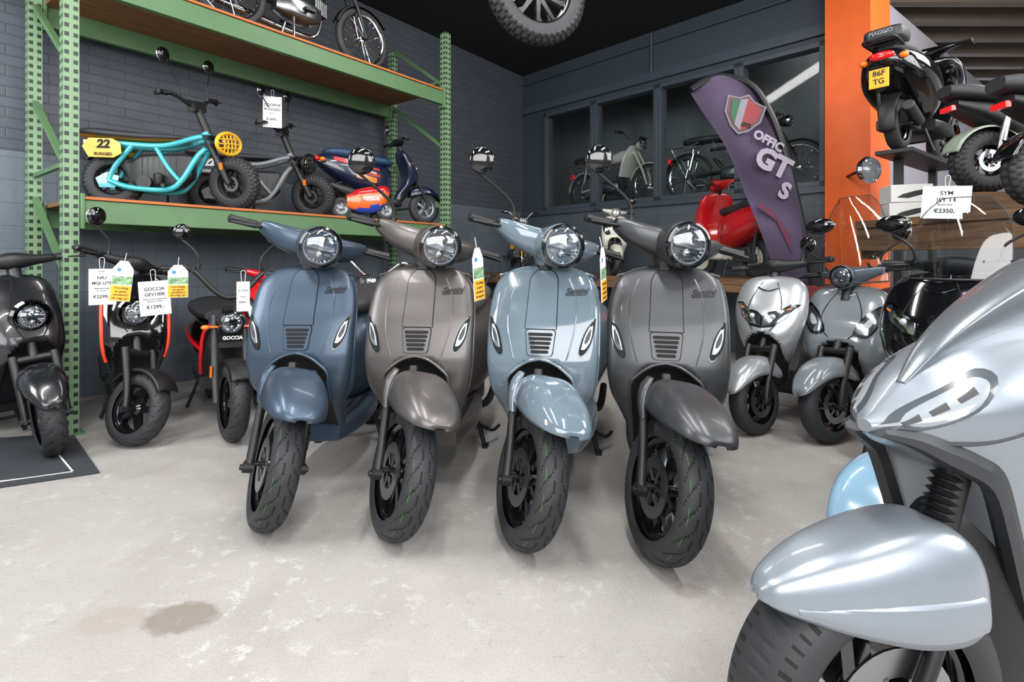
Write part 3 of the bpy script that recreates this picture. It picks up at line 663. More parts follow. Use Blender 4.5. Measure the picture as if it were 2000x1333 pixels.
# ------------------------------------------------------------ foreground silver scooter
def bigscoot():
    rt=root('maxi_scooter','large silver metallic maxi scooter with grey tire','scooter',(.59,.90,0),205)
    PS=mat('satin_silver_paint','#8e969e',.32,metal=.55,coat=.3,var=.03)
    PG=mat('satin_grey_panel','#6b7278',.28,metal=.5,coat=.4,var=.03)
    R=.24;S=RZ(-13)
    wheel(rt,(0,0,R),R,.13,.165,'five',M_BLKG,S,'dots',480,36,66,5,disc=.12,name='front_wheel',dep=.002)
    fe=G().add(canopy([(.208,.446,.438,.006),(.188,.465,.430,.030),(.13,.493,.414,.058),(.06,.514,.396,.077),(-.02,.530,.378,.087),(-.09,.535,.374,.090),(-.13,.527,.384,.087),(-.155,.508,.40,.080)],50,40,.46,.85)).make('front_fender',PS,rt,S,solid=.006)
    for s in(-1,1):
        v=[];f=[]
        rows=[(.165,.440,.426,.044),(.12,.444,.415,.0640),(.06,.445,.399,.0810),(-.02,.443,.380,.0912),(-.09,.441,.376,.0942),(-.14,.439,.386,.0912)]
        for i,(x,zt,zb,y) in enumerate(rows):
            for z,dy in((zt+.004,-.006),(zt,.001),((zt+zb)/2,.0050),(zb,.002),(zb-.002,-.008)): v.append((x,s*(y+dy),z))
        for i in range(len(rows)-1):
            for j in range(4): f.append([i*5+j,i*5+j+1,i*5+6+j,i*5+5+j])
        G().add((v,f)).make('fender_blade',PS,fe,S,sub=1,norm=True)
    fk=G()
    for s in(-1,1): fk.add(tube([(.0,s*.072,R),(-.05,s*.072,.34),(-.10,s*.066,.44)],[.014,.013,.012],16,4)).add(cyl((0,s*.06,R),(0,s*.088,R),.028))
    fk.add(cyl((-.14,0,.46),(-.21,0,.66),.024)).add(cyl((-.105,-.066,.44),(-.105,.066,.44),.012)).add(cyl((-.105,0,.44),(-.14,0,.47),.016))
    fk.make('front_fork',M_BLK,rt,S)
    be=G().add(cyl((-.145,0.0,.51),(-.175,0.0,.60),.018))
    for i in range(6): be.add(lathe([(.017,-.006),(.026,0),(.017,.006)],20,axis='z'),M=T(-.148-.022*i/5,0.0,.53+.065*i/5)@RY(-18))
    be.make('fork_gaiter',M_BLK,rt,S)
    H=Hull([(.0,0,.012,.695,.010,.010),(-.03,0,.040,.70,.018,.026),(-.08,0,.070,.708,.036,.062),(-.13,0,.093,.715,.058,.085),(-.19,0,.115,.72,.080,.140),(-.24,0,.128,.725,.092,.25),(-.30,0,.142,.73,.100,.40),(-.38,0,.158,.735,.108,.50),(-.50,0,.172,.74,.115,.53),(-.70,0,.182,.75,.13,.54),(-.90,0,.16,.72,.14,.48)],'x',72,72,.50,1.08,1.30)
    b=G().add(H.geo()).make('front_fairing',PS,rt,ang=20)
    G().add(hull([(-.20,0,.03,.42,.10,.16),(-.26,0,.085,.38,.18,.20),(-.36,0,.12,.36,.2,.20),(-.5,0,.13,.34,.2,.18)],'x',14,28,.6,.8)).make('inner_fairing',M_BLK,b)
    E=[(-.0,.688),(-.04,.678),(-.09,.655),(-.14,.632),(-.185,.60),(-.225,.52),(-.265,.42),(-.30,.34),(-.335,.26)]
    for s in(-1,1):
        v=[];f=[];n=6
        P=catm([(x,0,z) for x,z in E],4)
        for i,p in enumerate(P):
            t=i/(len(P)-1);h=.006+.012*min(1,t*3);y0=max(.010,H.side(p.x-.016,p.z+.012))
            for dx,dy,dz in((-h*1.2,.003,h*1.2),(-h*.2,.007,h*.3),(h*.5,.002,-h*.6),(h*.2,-.016,-h*.9),(-h*.3,-.03,-h*.3),(-h*1.2,-.02,.5*h)):
                v.append((p.x+dx,s*(y0+dy),p.z+dz))
        for i in range(len(P)-1):
            for j in range(n): f.append([i*n+j,i*n+(j+1)%n,(i+1)*n+(j+1)%n,(i+1)*n+j])
        f.append(list(range(n)));f.append([(len(P)-1)*n+j for j in range(n)])
        G().add((v,f)).make('fairing_edge_band',M_DGR,b,ang=25)
        def patch2(P,off,k=1,ox=0,oz=0):
            cx=sum(p[0] for p in P)/len(P);cz=sum(p[1] for p in P)/len(P)
            v=[(cx+ox,s*(H.side(cx+ox,cz+oz)+off),cz+oz)];f=[];n=len(P)
            for r in range(1,6):
                for p in P:
                    x=cx+ox+(p[0]-cx)*k*r/5;z=cz+oz+(p[1]-cz)*k*r/5;v.append((x,s*(H.side(x,z)+off*(1 if r<5 else .2)),z))
            for j in range(n): f.append([0,1+j,1+(j+1)%n])
            for r in range(4):
                for j in range(n): a=1+r*n;f.append([a+j,a+(j+1)%n,a+n+(j+1)%n,a+n+j])
            return v,f
        P=rpoly([(-.004,.697),(-.03,.714),(-.08,.737),(-.14,.763),(-.20,.785),(-.215,.775),(-.16,.735),(-.10,.706),(-.04,.690)],3)
        l=G().add(patch2(P,.002)).make('headlight',mat('lamp_shell_grey','#474d52',.2,coat=1),b)
        G().add(patch2(P,.0032,.86)).make('headlight_lens',mat('frosted_lamp_lens','#8a9196',.25,coat=.6),l)
        for i,(x0,x1) in enumerate(((-.03,-.062),(-.07,-.108),(-.118,-.165))):
            zc=lambda x:.699-(x+.02)*.40
            Q=[(x0,zc(x0)+.003),(x1,zc(x1)+.005),(x1+.004,zc(x1)-.005),(x0,zc(x0)-.003)]
            G().add(patch2(Q,.0045)).make('headlight_segment',M_DGR,l)
        G().add(tube([(x,s*(H.side(x,z)+.0005),z) for x,z in((-.03,.684),(-.09,.672),(-.16,.672),(-.24,.69),(-.34,.71),(-.46,.72))],.0030,8)).make('panel_seam',M_DGR,b)
    G().add(hull([(-.10,0,.008,.755,.005,.03),(-.18,0,.022,.812,.008,.06),(-.30,0,.034,.868,.010,.09),(-.45,0,.044,.920,.012,.12),(-.62,0,.055,.965,.012,.14),(-.80,0,.05,.99,.01,.15)],'x',30,40,.9,1.0)).make('upper_fairing',PG,b)
    G().add(hull([(-.40,0,.14,.22,.03,.05),(-.55,0,.18,.24,.06,.08),(-1.1,0,.2,.26,.06,.1)],'x',10,28,.5,.6)).make('footboard',M_DGR,rt)
    G().add(hull([(-.95,0,.12,.5,.2,.25),(-1.15,0,.22,.55,.22,.25),(-1.5,0,.22,.60,.18,.2),(-1.85,0,.12,.70,.1,.1)],'x',20,36)).make('rear_body',PS,rt)
    G().add(hull([(-.95,0,.08,.72,.03,.05),(-1.1,0,.16,.75,.05,.06),(-1.5,0,.17,.79,.05,.08),(-1.8,0,.1,.83,.03,.05)],'x',20,30)).make('seat',M_SEAT,rt)
    wheel(rt,(-1.5,0,R),R,.13,.165,'five',M_BLKG,None,None,64,12,name='rear_wheel')
    G().add(box((-1.3,0,.3),(.4,.2,.16))).make('engine',M_DGR,rt,bev=.02)
    G().add(tube([(-1.0,.12,.25),(-1.02,.2,.012)],.012)).add(tube([(-1.0,-.12,.25),(-1.02,-.2,.012)],.012)).add(cyl((-1.0,-.12,.24),(-1.0,.12,.24),.012)).make('center_stand',M_BLK,rt)
bigscoot()
# ------------------------------------------------------------ moped
def moped(label,loc,heading,col,frame=M_BLK,R=.27,wb=1.12,steer=0,seatm=M_SEAT,shield=False,scale=1,fcol=None,rack=True,rz=None):
    rt=root('moped',label,'moped',loc,heading,None,scale)
    S=steerM((0,0,R),26,steer);fcol=fcol or frame
    wheel(rt,(0,0,R),R,.06,R-.05,'wire',M_CHR,S,None,64,10,name='front_wheel',rimw=.04)
    wheel(rt,(-wb,0,R),R,.06,R-.05,'wire',M_CHR,None,None,64,10,name='rear_wheel',rimw=.04)
    fk=G()
    for s in(-1,1): fk.add(tube([(0,s*.055,R),(-.07,s*.055,R+.2),(-.21,s*.05,R+.46)],[.012,.015,.017],10,4))
    fk.add(box((-.21,0,.70),(.05,.13,.03))).add(cyl((-.16,0,.58),(-.27,0,.80),.022))
    fk.make('front_fork',frame,rt,S)
    G().add(arcf((0,0,R),R+.02,35,165,.04)).make('front_fender',fcol,rt,S,solid=.003)
    G().add(arcf((-wb,0,R),R+.02,20,175,.045)).make('rear_fender',fcol,rt,solid=.003)
    G().add(tube([(-.30,-.31,.93),(-.27,-.22,.97),(-.24,-.08,.86),(-.24,0,.84),(-.24,.08,.86),(-.27,.22,.97),(-.30,.31,.93)],.011)).make('handlebar',M_CHR,rt,S)
    levers(rt,-.28,.955,.22,.32,S)
    headlamp(rt,(-.08,0,.80),.065,S,bez=M_CHR)
    G().add(hull([(-.2,0,.03,.80,.03,.03),(-.15,0,.055,.80,.055,.055),(-.10,0,.064,.80,.064,.064)],'x',6,22,1,1)).make('headlight_shell',frame,rt,S)
    G().add(tube([(-.24,0,.72),(-.35,0,.55),(-.52,0,.36),(-.75,0,.34),(-.9,0,.5)],.025)).add(tube([(-.24,0,.74),(-.6,0,.62),(-.95,0,.60)],.02)).add(tube([(-.7,.06,.34),(-wb,.06,R)],.014)).add(tube([(-.7,-.06,.34),(-wb,-.06,R)],.014)).make('frame',frame,rt)
    G().add(hull([(-.26,0,.04,.70,.04,.05),(-.34,0,.09,.69,.075,.08),(-.48,0,.10,.68,.075,.08),(-.6,0,.07,.66,.05,.06),(-.66,0,.03,.65,.03,.03)],'x',18,28)).make('fuel_tank',col,rt)
    G().add(hull([(-.62,0,.05,.70,.02,.03),(-.72,0,.10,.71,.035,.04),(-.95,0,.11,.725,.045,.04),(-1.2,0,.10,.73,.04,.04),(-1.27,0,.05,.73,.02,.03)],'x',16,26)).make('seat',seatm,rt)
    e=G().add(hull([(-.45,0,.07,.30,.06,.06),(-.55,0,.10,.29,.09,.09),(-.72,0,.10,.29,.09,.08),(-.82,0,.05,.29,.05,.05)],'x',10,22,.6,.6))
    for i in range(6): e.add(box((-.40-.018*i,0,.36+.006*i),(.008,.11,.11)))
    e.add(cyl((-.5,.11,.3),(-.5,.13,.3),.05))
    e.make('engine',M_STEEL,rt)
    G().add(tube([(-.38,.04,.32),(-.4,.1,.2),(-.6,.11,.17),(-1.25,.11,.22)],[.012,.012,.02,.028,.028])).make('exhaust_pipe',M_CHR,rt)
    for s in(-1,1): G().add(cyl((-wb,s*.075,R),(-wb+.1,s*.075,.62),.014)).add(lathe([(.024,.0),(.024,.2)],12,axis='z'),M=T(-wb+.05,s*.075,.38)@RY(15)).make('rear_shock',M_CHR,rt)
    G().add(tube([(-.62,.16,.26),(-.62,-.16,.26)],.01)).add(box((-.62,.17,.26),(.09,.05,.02))).add(box((-.62,-.17,.26),(.09,.05,.02))).make('pedals',M_BLK,rt)
    G().add(tube([(-.68,.05,.25),(-.72,.12,.012)],.01)).add(tube([(-.68,-.05,.25),(-.72,-.12,.012)],.01)).add(cyl((-.68,-.05,.25),(-.68,.05,.25),.01)).make('stand',M_STEEL,rt)
    G().add(ball((-wb-.24,0,.52),(.03,.04,.04))).make('tail_light',M_REDL,rt)
    if rack:
        rk=G()
        for s in(-1,1): rk.add(tube([(-1.05,s*.08,.70),(-1.2,s*.09,.66),(-1.45,s*.09,.66)],.007)).add(cyl((-wb,s*.06,R),(-1.4,s*.09,.66),.006))
        for i in range(4): rk.add(cyl((-1.2-.075*i,-.09,.66),(-1.2-.075*i,.09,.66),.005))
        rk.make('luggage_rack',M_CHR,rt)
    if shield: G().add(hull([(.40,0,.16,-.36,.03,.02),(.55,0,.19,-.30,.03,.02),(.7,0,.17,-.26,.04,.02),(.8,0,.08,-.24,.03,.02)],'z',12,30,.6,.6)).make('leg_shield',col,rt)
    return rt
F0=Vector((-2.47,3.0));U=Vector((.611,.7916));NN=Vector((-.7916,.611));RA=52.34
def rk(s,d,z=0): p=F0+U*s+NN*d;return (p.x,p.y,z)
SH1=1.335;SH2=2.66
moped('old black moped with chrome spoked wheels on the shelf',rk(2.10,.18,SH2),RA,mat('old_grey_tank','#2a2c2e',.3,coat=.5),R=.27,wb=1.15)
moped('old dark moped with spoked wheels on the shelf',rk(.55,.42,SH2),RA+3,mat('old_red_tank','#6b2420',.3,coat=.5),R=.27,wb=1.15)
moped('black moped standing on the floor behind the scooters',(-1.16,4.10,0),-97,mat('black_tank','#191b1d',.3,coat=.5),R=.24,wb=1.05,steer=10)
# ------------------------------------------------------------ rugged electric bike
M_SEATE=mat('tan_brown_vinyl','#5a3e26',.5,bump=.2,bs=200)
def rugged(label,loc,heading,fcol,plate,steer,seatedge,scale=1):
    rt=root('electric_bike',label,'electric bike',loc,heading,'tubular electric bikes on the shelf',scale)
    R=.242;wb=.98;S=steerM((0,0,R),25,steer)
    wheel(rt,(0,0,R),R,.125,.135,'five',M_BLK,S,'knob',180,22,34,5,disc=-.07,name='front_wheel',dep=.005)
    wheel(rt,(-wb,0,R),R,.125,.135,'five',M_BLK,None,'knob',180,22,34,5,disc=-.07,name='rear_wheel',dep=.005)
    fk=G()
    for s in(-1,1): fk.add(tube([(0,s*.09,R),(-.07,s*.09,R+.16),(-.17,s*.085,R+.38)],[.024,.032,.024],12,4))
    fk.add(box((-.155,0,.58),(.07,.22,.03))).add(box((-.19,0,.66),(.07,.21,.03))).add(tube([(-.20,0,.62),(-.31,0,.90)],.034))
    f=fk.make('front_fork',M_BLK,rt,S)
    for s in(-1,1): G().add(box((-.04,s*.120,.40),(.03,.006,.06)),M=Matrix()).make('reflector_strip',M_ORG,f,S)
    hb=G().add(tube([(-.40,-.38,1.00),(-.36,-.25,1.02),(-.33,-.09,.95),(-.32,0,.90),(-.33,.09,.95),(-.36,.25,1.02),(-.40,.38,1.00)],.017)).add(cyl((-.34,-.16,.975),(-.34,.16,.975),.012)).add(box((-.32,0,.93),(.08,.15,.09)))
    hb.make('handlebar',M_BLK,rt,S)
    levers(rt,-.38,1.02,.25,.37,S,rad=.023)
    for s in(-1,1): mirror(rt,(-.34,s*.18,1.02),(-.37,s*.28,1.33),.062,S)
    hl=G().add(hull([(-.13,0,.07,.60,.07,.07),(-.07,0,.10,.60,.085,.085),(-.055,0,.09,.60,.08,.08)],'x',6,26,.8,.8)).make('headlight',M_BLKG,rt,S)
    G().add(lathe([(.06,0),(.05,.01),(0,.012)],24,axis='x',c=(-.056,0,.60))).make('headlight_lens',M_CHR,hl,S)
    cg=G()
    P=[(-.03,.165*math.cos(a),.60+.095*math.sin(a)) for a in [2*pi*i/24 for i in range(25)]];cg.add(tube(P,.017,8,1))
    for y in(-.075,-.025,.025,.075): cg.add(tube([(-.03,y,.60-.085),(-.015,y,.60),(-.03,y,.60+.085)],.008,6))
    for z in(-.04,0,.04): cg.add(tube([(-.03,-.145,.60+z),(-.013,0,.60+z),(-.03,.145,.60+z)],.008,6))
    cg.make('headlight_cage',plate or M_BLK,hl,S)
    fr=G()
    for s in(-1,1):
        y=s*.09
        fr.add(tube([(-.20,s*.03,.66),(-.30,y,.63),(-.55,y,.55),(-.85,y,.55),(-1.12,y*.9,.57)],.024,12,6))
        fr.add(tube([(-.19,s*.03,.58),(-.28,y,.47),(-.40,y*1.2,.25),(-.52,y*1.25,.16),(-.80,y*1.25,.17),(-.98,y,.23)],.024,12,6))
        fr.add(tube([(-.98,y,.23),(-.93,y,.36),(-.80,y,.54)],.022,12,5))
        fr.add(tube([(-.42,y*1.2,.24),(-.52,y,.36),(-.62,y,.54)],.019,10,5))
        fr.add(prism([(-1.05,.17),(-.93,.17),(-.90,.27),(-1.0,.30),(-1.08,.25)],y-.006,y+.006))
    fr.add(cyl((-.19,0,.55),(-.245,0,.70),.036))
    fr.make('frame',fcol,rt)
    bx_=G().add(hull([(-.34,0,.06,.40,.08,.12),(-.44,0,.082,.36,.13,.17),(-.74,0,.082,.33,.14,.16),(-.84,0,.06,.31,.10,.11)],'x',12,26,.35,.35))
    for i in range(7): bx_.add(box((-.46-.045*i,0,.34),(.008,.175,.20)))
    bx_.make('battery_box',M_BLK,rt)
    G().add(cyl((-.70,-.12,.22),(-.70,.12,.22),.06)).add(cyl((-.53,-.18,.19),(-.53,.18,.19),.016)).add(lathe([(.03,0),(.038,.03),(.038,.09),(.02,.10)],14,axis='z'),M=T(-.58,-.13,.2)).make('motor',M_BLK,rt)
    se=G().add(hull([(-.38,0,.05,.64,.012,.02),(-.50,0,.09,.635,.026,.03),(-.75,0,.11,.63,.038,.035),(-1.0,0,.11,.64,.048,.035),(-1.17,0,.09,.655,.036,.03),(-1.24,0,.04,.66,.02,.02)],'x',22,30)).make('seat',M_SEAT,rt)
    if seatedge:
        G().add(hull([(-.37,0,.05,.618,.006,.006),(-.50,0,.095,.611,.008,.008),(-.75,0,.115,.603,.008,.008),(-1.0,0,.115,.613,.008,.008),(-1.17,0,.095,.630,.007,.007),(-1.245,0,.04,.634,.006,.006)],'x',22,30)).make('seat_side',M_SEATE,se)
        G().add(hull([(-.365,0,.04,.608,.003,.003),(-.50,0,.096,.600,.003,.003),(-.75,0,.116,.592,.003,.003),(-1.0,0,.116,.602,.003,.003),(-1.17,0,.096,.619,.003,.003),(-1.25,0,.04,.626,.003,.003)],'x',22,30)).make('seat_piping',seatedge,se)
    for s in(-1,1):
        pm=plate or M_DGR
        p=G().add(prism([(-1.11,.42),(-.92,.42),(-.86,.46),(-.87,.55),(-.93,.585),(-1.11,.585),(-1.16,.51)],s*.140-.004,s*.140+.004)).make('number_plate',pm,rt,bev=.003)
        G().add(cyl((-1.0,s*.08,.54),(-1.0,s*.138,.54),.01,8)).make('plate_bracket',M_BLK,p)
        tm=M_INK if plate else M_PAPER
        G().add(txt('22',.098,.15,.005),0,T(-1.0,s*.1465,.533)@RZ(180 if s>0 else 0)@FRONT).add(txt('RUGGED',.034,.1,.0012),0,T(-1.0,s*.1465,.448)@RZ(180 if s>0 else 0)@FRONT).make('plate_lettering',tm,p,norm=False)
    G().add(arcf((-wb,0,R),R+.03,70,140,.05)).make('rear_fender',M_BLK,rt,solid=.004)
    G().add(tube([(-.6,.12,.17),(-.63,.2,.012)],.01)).make('side_stand',M_BLK,rt)
    G().add(box((-1.18,0,.57),(.03,.1,.03))).make('tail_light',M_REDL,rt)
P_TEAL=mat('turquoise_frame_paint','#37aab4',.3,coat=.7)
P_FGREY=mat('grey_frame_paint','#6e7478',.35,coat=.4)
P_SY=mat('yellow_plastic','#e6b02c',.4)
rugged('turquoise tubular electric bike with yellow plates',(-1.99,3.86,SH1),12,P_TEAL,P_SY,-22,P_SY,.78)
rugged('dark grey tubular electric bike with knobby tires',(-1.70,4.60,SH1),20,P_FGREY,None,-26,None,.77)
scoot('dark blue scooter with racing livery on the shelf',(-.88,5.38,SH1),36,P_NAVY,R=.2,w=.085,rr=.12,top=.86,hw=.65,light='dual',mir=(0,1),wb=.95,scale=.82,barz=.95,vee=True,seatm=mat('blue_seat','#1b3a5c',.5),style='five',rimm=M_SILW,decal=True)
def pocket(loc,heading):
    rt=root('pocket_bike','small racing bike with orange red blue fairing','motorcycle',loc,heading,None,.88)
    o=mat('orange_fairing','#e8641f',.25,coat=.8);R=.11
    wheel(rt,(0,0,R),R,.07,.06,'five',M_SILW,None,None,48,10,name='front_wheel')
    wheel(rt,(-.45,0,R),R,.08,.06,'five',M_SILW,None,None,48,10,name='rear_wheel')
    H=Hull([(.04,0,.02,.30,.03,.04),(0,0,.06,.29,.07,.12),(-.10,0,.075,.25,.10,.17),(-.28,0,.08,.22,.09,.15),(-.40,0,.05,.20,.06,.08)],'x',18,28,.5,.8,1.1)
    v,f=H.geo();m=[]
    for q in f:
        z=sum(v[i][2] for i in q)/len(q);x=sum(v[i][0] for i in q)/len(q)
        m.append(0 if z>.29+x*.2 else (1 if z>.17+x*.2 else 2))
    b=G().add((v,f,m)).make('fairing',[M_RED,o,mat('blue_fairing','#1d3fa0',.25,coat=.8)],rt,ang=60)
    for s in(-1,1): G().add(txt('REPSOL',.05,.2,.0015),0,T(-.17,s*.083,.215)@RZ(180 if s>0 else 0)@FRONT).make('fairing_lettering',M_PAPER,b,norm=False)
    G().add(hull([(-.34,0,.05,.28,.03,.05),(-.43,0,.06,.30,.03,.05),(-.55,0,.03,.34,.02,.03)],'x',10,22)).make('tail',M_DGR,rt)
    G().add(tube([(-.02,.06,R),(-.1,.05,.34),(-.12,.15,.37)],.01)).add(tube([(-.02,-.06,R),(-.1,-.05,.34),(-.12,-.15,.37)],.01)).add(tube([(-.3,.05,.15),(-.45,.05,R)],.014)).add(cyl((-.1,-.05,.34),(-.1,.05,.34),.01)).make('frame',M_BLK,rt)
pocket(rk(2.30,.11,SH1),RA-22)
# ------------------------------------------------------------ rack
rr_=root('pallet_rack','green perforated steel pallet rack with brown boards','shelving rack',(F0.x,F0.y,0),RA)
L=2.96;D=.80
def greenmat():
    m=bpy.data.materials.new('green_perforated_steel');m.use_nodes=True;nt=m.node_tree;b=nt.nodes['Principled BSDF'];N=nt.nodes;l=nt.links
    tc=N.new('ShaderNodeTexCoord');sp=N.new('ShaderNodeSeparateXYZ');l.new(tc.outputs['Object'],sp.inputs[0]);sn=N.new('ShaderNodeSeparateXYZ');l.new(tc.outputs['Normal'],sn.inputs[0])
    def ma(op,a,bb=None,c=None):
        n=N.new('ShaderNodeMath');n.operation=op
        for i,q in enumerate((a,bb,c)):
            if q is None: continue
            if isinstance(q,(int,float)): n.inputs[i].default_value=q
            else: l.new(q,n.inputs[i])
        return n.outputs[0]
    def band(x,per,ph,th): return ma('LESS_THAN',ma('ABSOLUTE',ma('SUBTRACT',ma('FRACT',ma('ADD',ma('DIVIDE',x,per),ph)),.5)),th)
    bz=band(sp.outputs[2],.05,0,.24);bx=band(sp.outputs[0],.04,0,.26);by=band(sp.outputs[1],.04,0,.26)
    nx=ma('GREATER_THAN',ma('ABSOLUTE',sn.outputs[0]),.7);ny=ma('GREATER_THAN',ma('ABSOLUTE',sn.outputs[1]),.7)
    h=ma('MULTIPLY',bz,ma('MAXIMUM',ma('MULTIPLY',bx,ny),ma('MULTIPLY',by,nx)))
    mx=N.new('ShaderNodeMix');mx.data_type='RGBA';l.new(h,mx.inputs[0]);mx.inputs[6].default_value=hx('#6f8d69')+(1,);mx.inputs[7].default_value=hx('#1b2420')+(1,)
    l.new(mx.outputs[2],b.inputs['Base Color']);b.inputs['Roughness'].default_value=.45
    return m
M_GP=greenmat();M_GB=mat('green_beam_paint','#54754f',.45);M_OE=mat('orange_board_edge','#b5662f',.6)
for x in(0,L):
    for y in(0,D):
        G().add(box((x,y,1.62),(.072,.072,3.22))).make('post',M_GP,rr_)
        G().add(box((x,y,.006),(.12,.11,.012))).make('foot_plate',M_GB,rr_)
    br=G()
    for i in range(5):
        z=.25+i*.62;br.add(beam((x,.04,z),(x,D-.04,z+.5),.03,.03))
        if i%2==0: br.add(beam((x,.04,z+.03),(x,D-.04,z+.03),.025,.025))
    br.make('brace',M_GB,rr_)
for zt in(SH1,SH2):
    for y in(0,D):
        G().add(box((L/2,y,zt-.085),(L-.085,.045,.13))).add(box((.05,y-.0,zt-.085),(.02,.09,.2))).add(box((L-.05,y,zt-.085),(.02,.09,.2))).make('beam',M_GB,rr_,bev=.004)
    G().add(box((L/2,D/2,zt-.012),(L-.1,D+.0,.022))).make('shelf_board',M_BOARD,rr_)
    G().add(box((L/2,-.006,zt-.008),(L-.1,.05,.016))).make('board_edge',M_OE,rr_)
# ------------------------------------------------------------ room
def wallmat(name,up,lo,zsplit,mortar,brick=True):
    m=bpy.data.materials.new(name);m.use_nodes=True;nt=m.node_tree;N=nt.nodes;l=nt.links;b=N['Principled BSDF']
    tc=N.new('ShaderNodeTexCoord');sp=N.new('ShaderNodeSeparateXYZ');cb=N.new('ShaderNodeCombineXYZ')
    l.new(tc.outputs['Object'],sp.inputs[0]);l.new(sp.outputs[0],cb.inputs[0]);l.new(sp.outputs[2],cb.inputs[1])
    def bt(w,h,off,c,mo,ms):
        t=N.new('ShaderNodeTexBrick');t.offset=off;t.inputs['Scale'].default_value=1;t.inputs['Brick Width'].default_value=w;t.inputs['Row Height'].default_value=h
        t.inputs['Mortar Size'].default_value=ms;t.inputs['Mortar Smooth'].default_value=.5
        t.inputs['Color1'].default_value=tuple(x*.93 for x in c)+(1,);t.inputs['Color2'].default_value=tuple(x*1.07 for x in c)+(1,);t.inputs['Mortar'].default_value=mo+(1,)
        l.new(cb.outputs[0],t.inputs['Vector']);return t
    A=bt(.22,.068,.5,hx(up),tuple(x*.74 for x in hx(up)),.005);B=bt(.15,.15,0,hx(lo),tuple(x*.7 for x in hx(lo)),.0025)
    g=N.new('ShaderNodeMath');g.operation='LESS_THAN';g.inputs[1].default_value=zsplit;l.new(sp.outputs[2],g.inputs[0])
    mx=N.new('ShaderNodeMix');mx.data_type='RGBA';l.new(g.outputs[0],mx.inputs[0])
    if brick: l.new(A.outputs['Color'],mx.inputs[6])
    else: mx.inputs[6].default_value=hx(up)+(1,)
    l.new(B.outputs['Color'],mx.inputs[7]);l.new(mx.outputs[2],b.inputs['Base Color'])
    mf=N.new('ShaderNodeMix');l.new(g.outputs[0],mf.inputs[0])
    if brick: l.new(A.outputs['Fac'],mf.inputs[2])
    l.new(B.outputs['Fac'],mf.inputs[3])
    n=N.new('ShaderNodeTexNoise');n.inputs['Scale'].default_value=30;l.new(tc.outputs['Object'],n.inputs['Vector'])
    ad=N.new('ShaderNodeMath');ad.operation='MULTIPLY_ADD';ad.inputs[1].default_value=.5;l.new(n.outputs[0],ad.inputs[0])
    iv=N.new('ShaderNodeMath');iv.operation='SUBTRACT';iv.inputs[0].default_value=1;l.new(mf.outputs[0],iv.inputs[1]);l.new(iv.outputs[0],ad.inputs[2])
    bp=N.new('ShaderNodeBump');bp.inputs['Strength'].default_value=.45;bp.inputs['Distance'].default_value=.006;l.new(ad.outputs[0],bp.inputs['Height']);l.new(bp.outputs[0],b.inputs['Normal'])
    b.inputs['Roughness'].default_value=.5;return m
def struct(o): o['kind']='structure';return o
WS=Vector((-3.22,3.58))
g=G().add(box((1.62,.1,1.95),(7.96,.2,3.9)))
struct(g.make('wall_left',wallmat('dark_painted_brick','#454b53','#5c666f',1.69,None),None,loc=(WS.x,WS.y,0),rot=(0,0,math.radians(RA))))
WA=math.degrees(math.atan2(-.714,.70));WC=(.17,7.94)
def wp(s,d,z=0): return (WC[0]+.70*s+.714*d,WC[1]-.714*s+.70*d,z)
ZS=1.68;ZT=3.05;cols=[.434,1.30,2.23,3.19,4.0]
wr=(0,0,math.radians(WA));wl=(WC[0],WC[1],0)
g=G().add(box((2.0,.08,ZS/2),(4.3,.16,ZS))).add(box((2.0,.08,(ZT+3.9)/2),(4.3,.16,3.9-ZT))).add(box((.14,.08,(ZS+ZT)/2),(.58,.16,ZT-ZS))).add(box((4.08,.08,(ZS+ZT)/2),(.14,.16,ZT-ZS)))
struct(g.make('wall_back',wallmat('dark_panel_and_tile','#374049','#4b545d',ZS-.01,None,False),None,loc=wl,rot=wr))
M_FR=mat('dark_grey_window_frame','#3e4750',.4)
for i in range(4):
    a=cols[i]+.0;b=cols[i+1]-.0
    g=G()
    for x in(a+.025,b-.025): g.add(box((x,.03,(ZS+ZT)/2),(.05,.14,ZT-ZS)))
    for z in(ZS+.025,ZT-.025): g.add(box(((a+b)/2,.03,z),(b-a,.14,.05)))
    w_=struct(g.make('window_%d'%(i+1),M_FR,None,bev=.004,loc=wl,rot=wr))
    G().add(box(((a+b)/2,.04,(ZS+ZT)/2),(b-a-.1,.008,ZT-ZS-.1))).make('glass_pane',M_GLASS,w_)
NM=mat('grey_niche_wall','#6c7071',.8)
g=G().add(box((1.85,1.35,2.6),(4.7,.1,2.6))).add(box((-.45,.75,2.6),(.1,1.3,2.6))).add(box((4.17,.75,2.6),(.1,1.3,2.6))).add(box((1.85,.76,3.95),(4.7,1.3,.1)))
struct(g.make('wall_niche',NM,None,loc=wl,rot=wr))
g=G().add(box((1.85,.74,ZS-.04),(4.6,1.14,.08)));struct(g.make('trim_1',mat('niche_ledge','#55595a',.6),None,loc=wl,rot=wr))
g=G().add(box((1.8,-.02,3.16),(4.4,.05,.10)));struct(g.make('trim_2',M_FR,None,loc=wl,rot=wr))
g=G().add(box((2.0,-.012,ZS-.03),(4.2,.06,.06)));struct(g.make('trim_3',M_FR,None,loc=wl,rot=wr))
o=G().add(tube([wp(2.15,-.03,3.66),wp(2.15,-.03,3.2)],.015)).add(tube([wp(0.02,-.03,3.55),wp(3.9,-.03,3.55)],.012,8,1)).make('conduit_pipe',M_FR);o['label']='dark painted conduit pipe on the wall';o['category']='pipe'
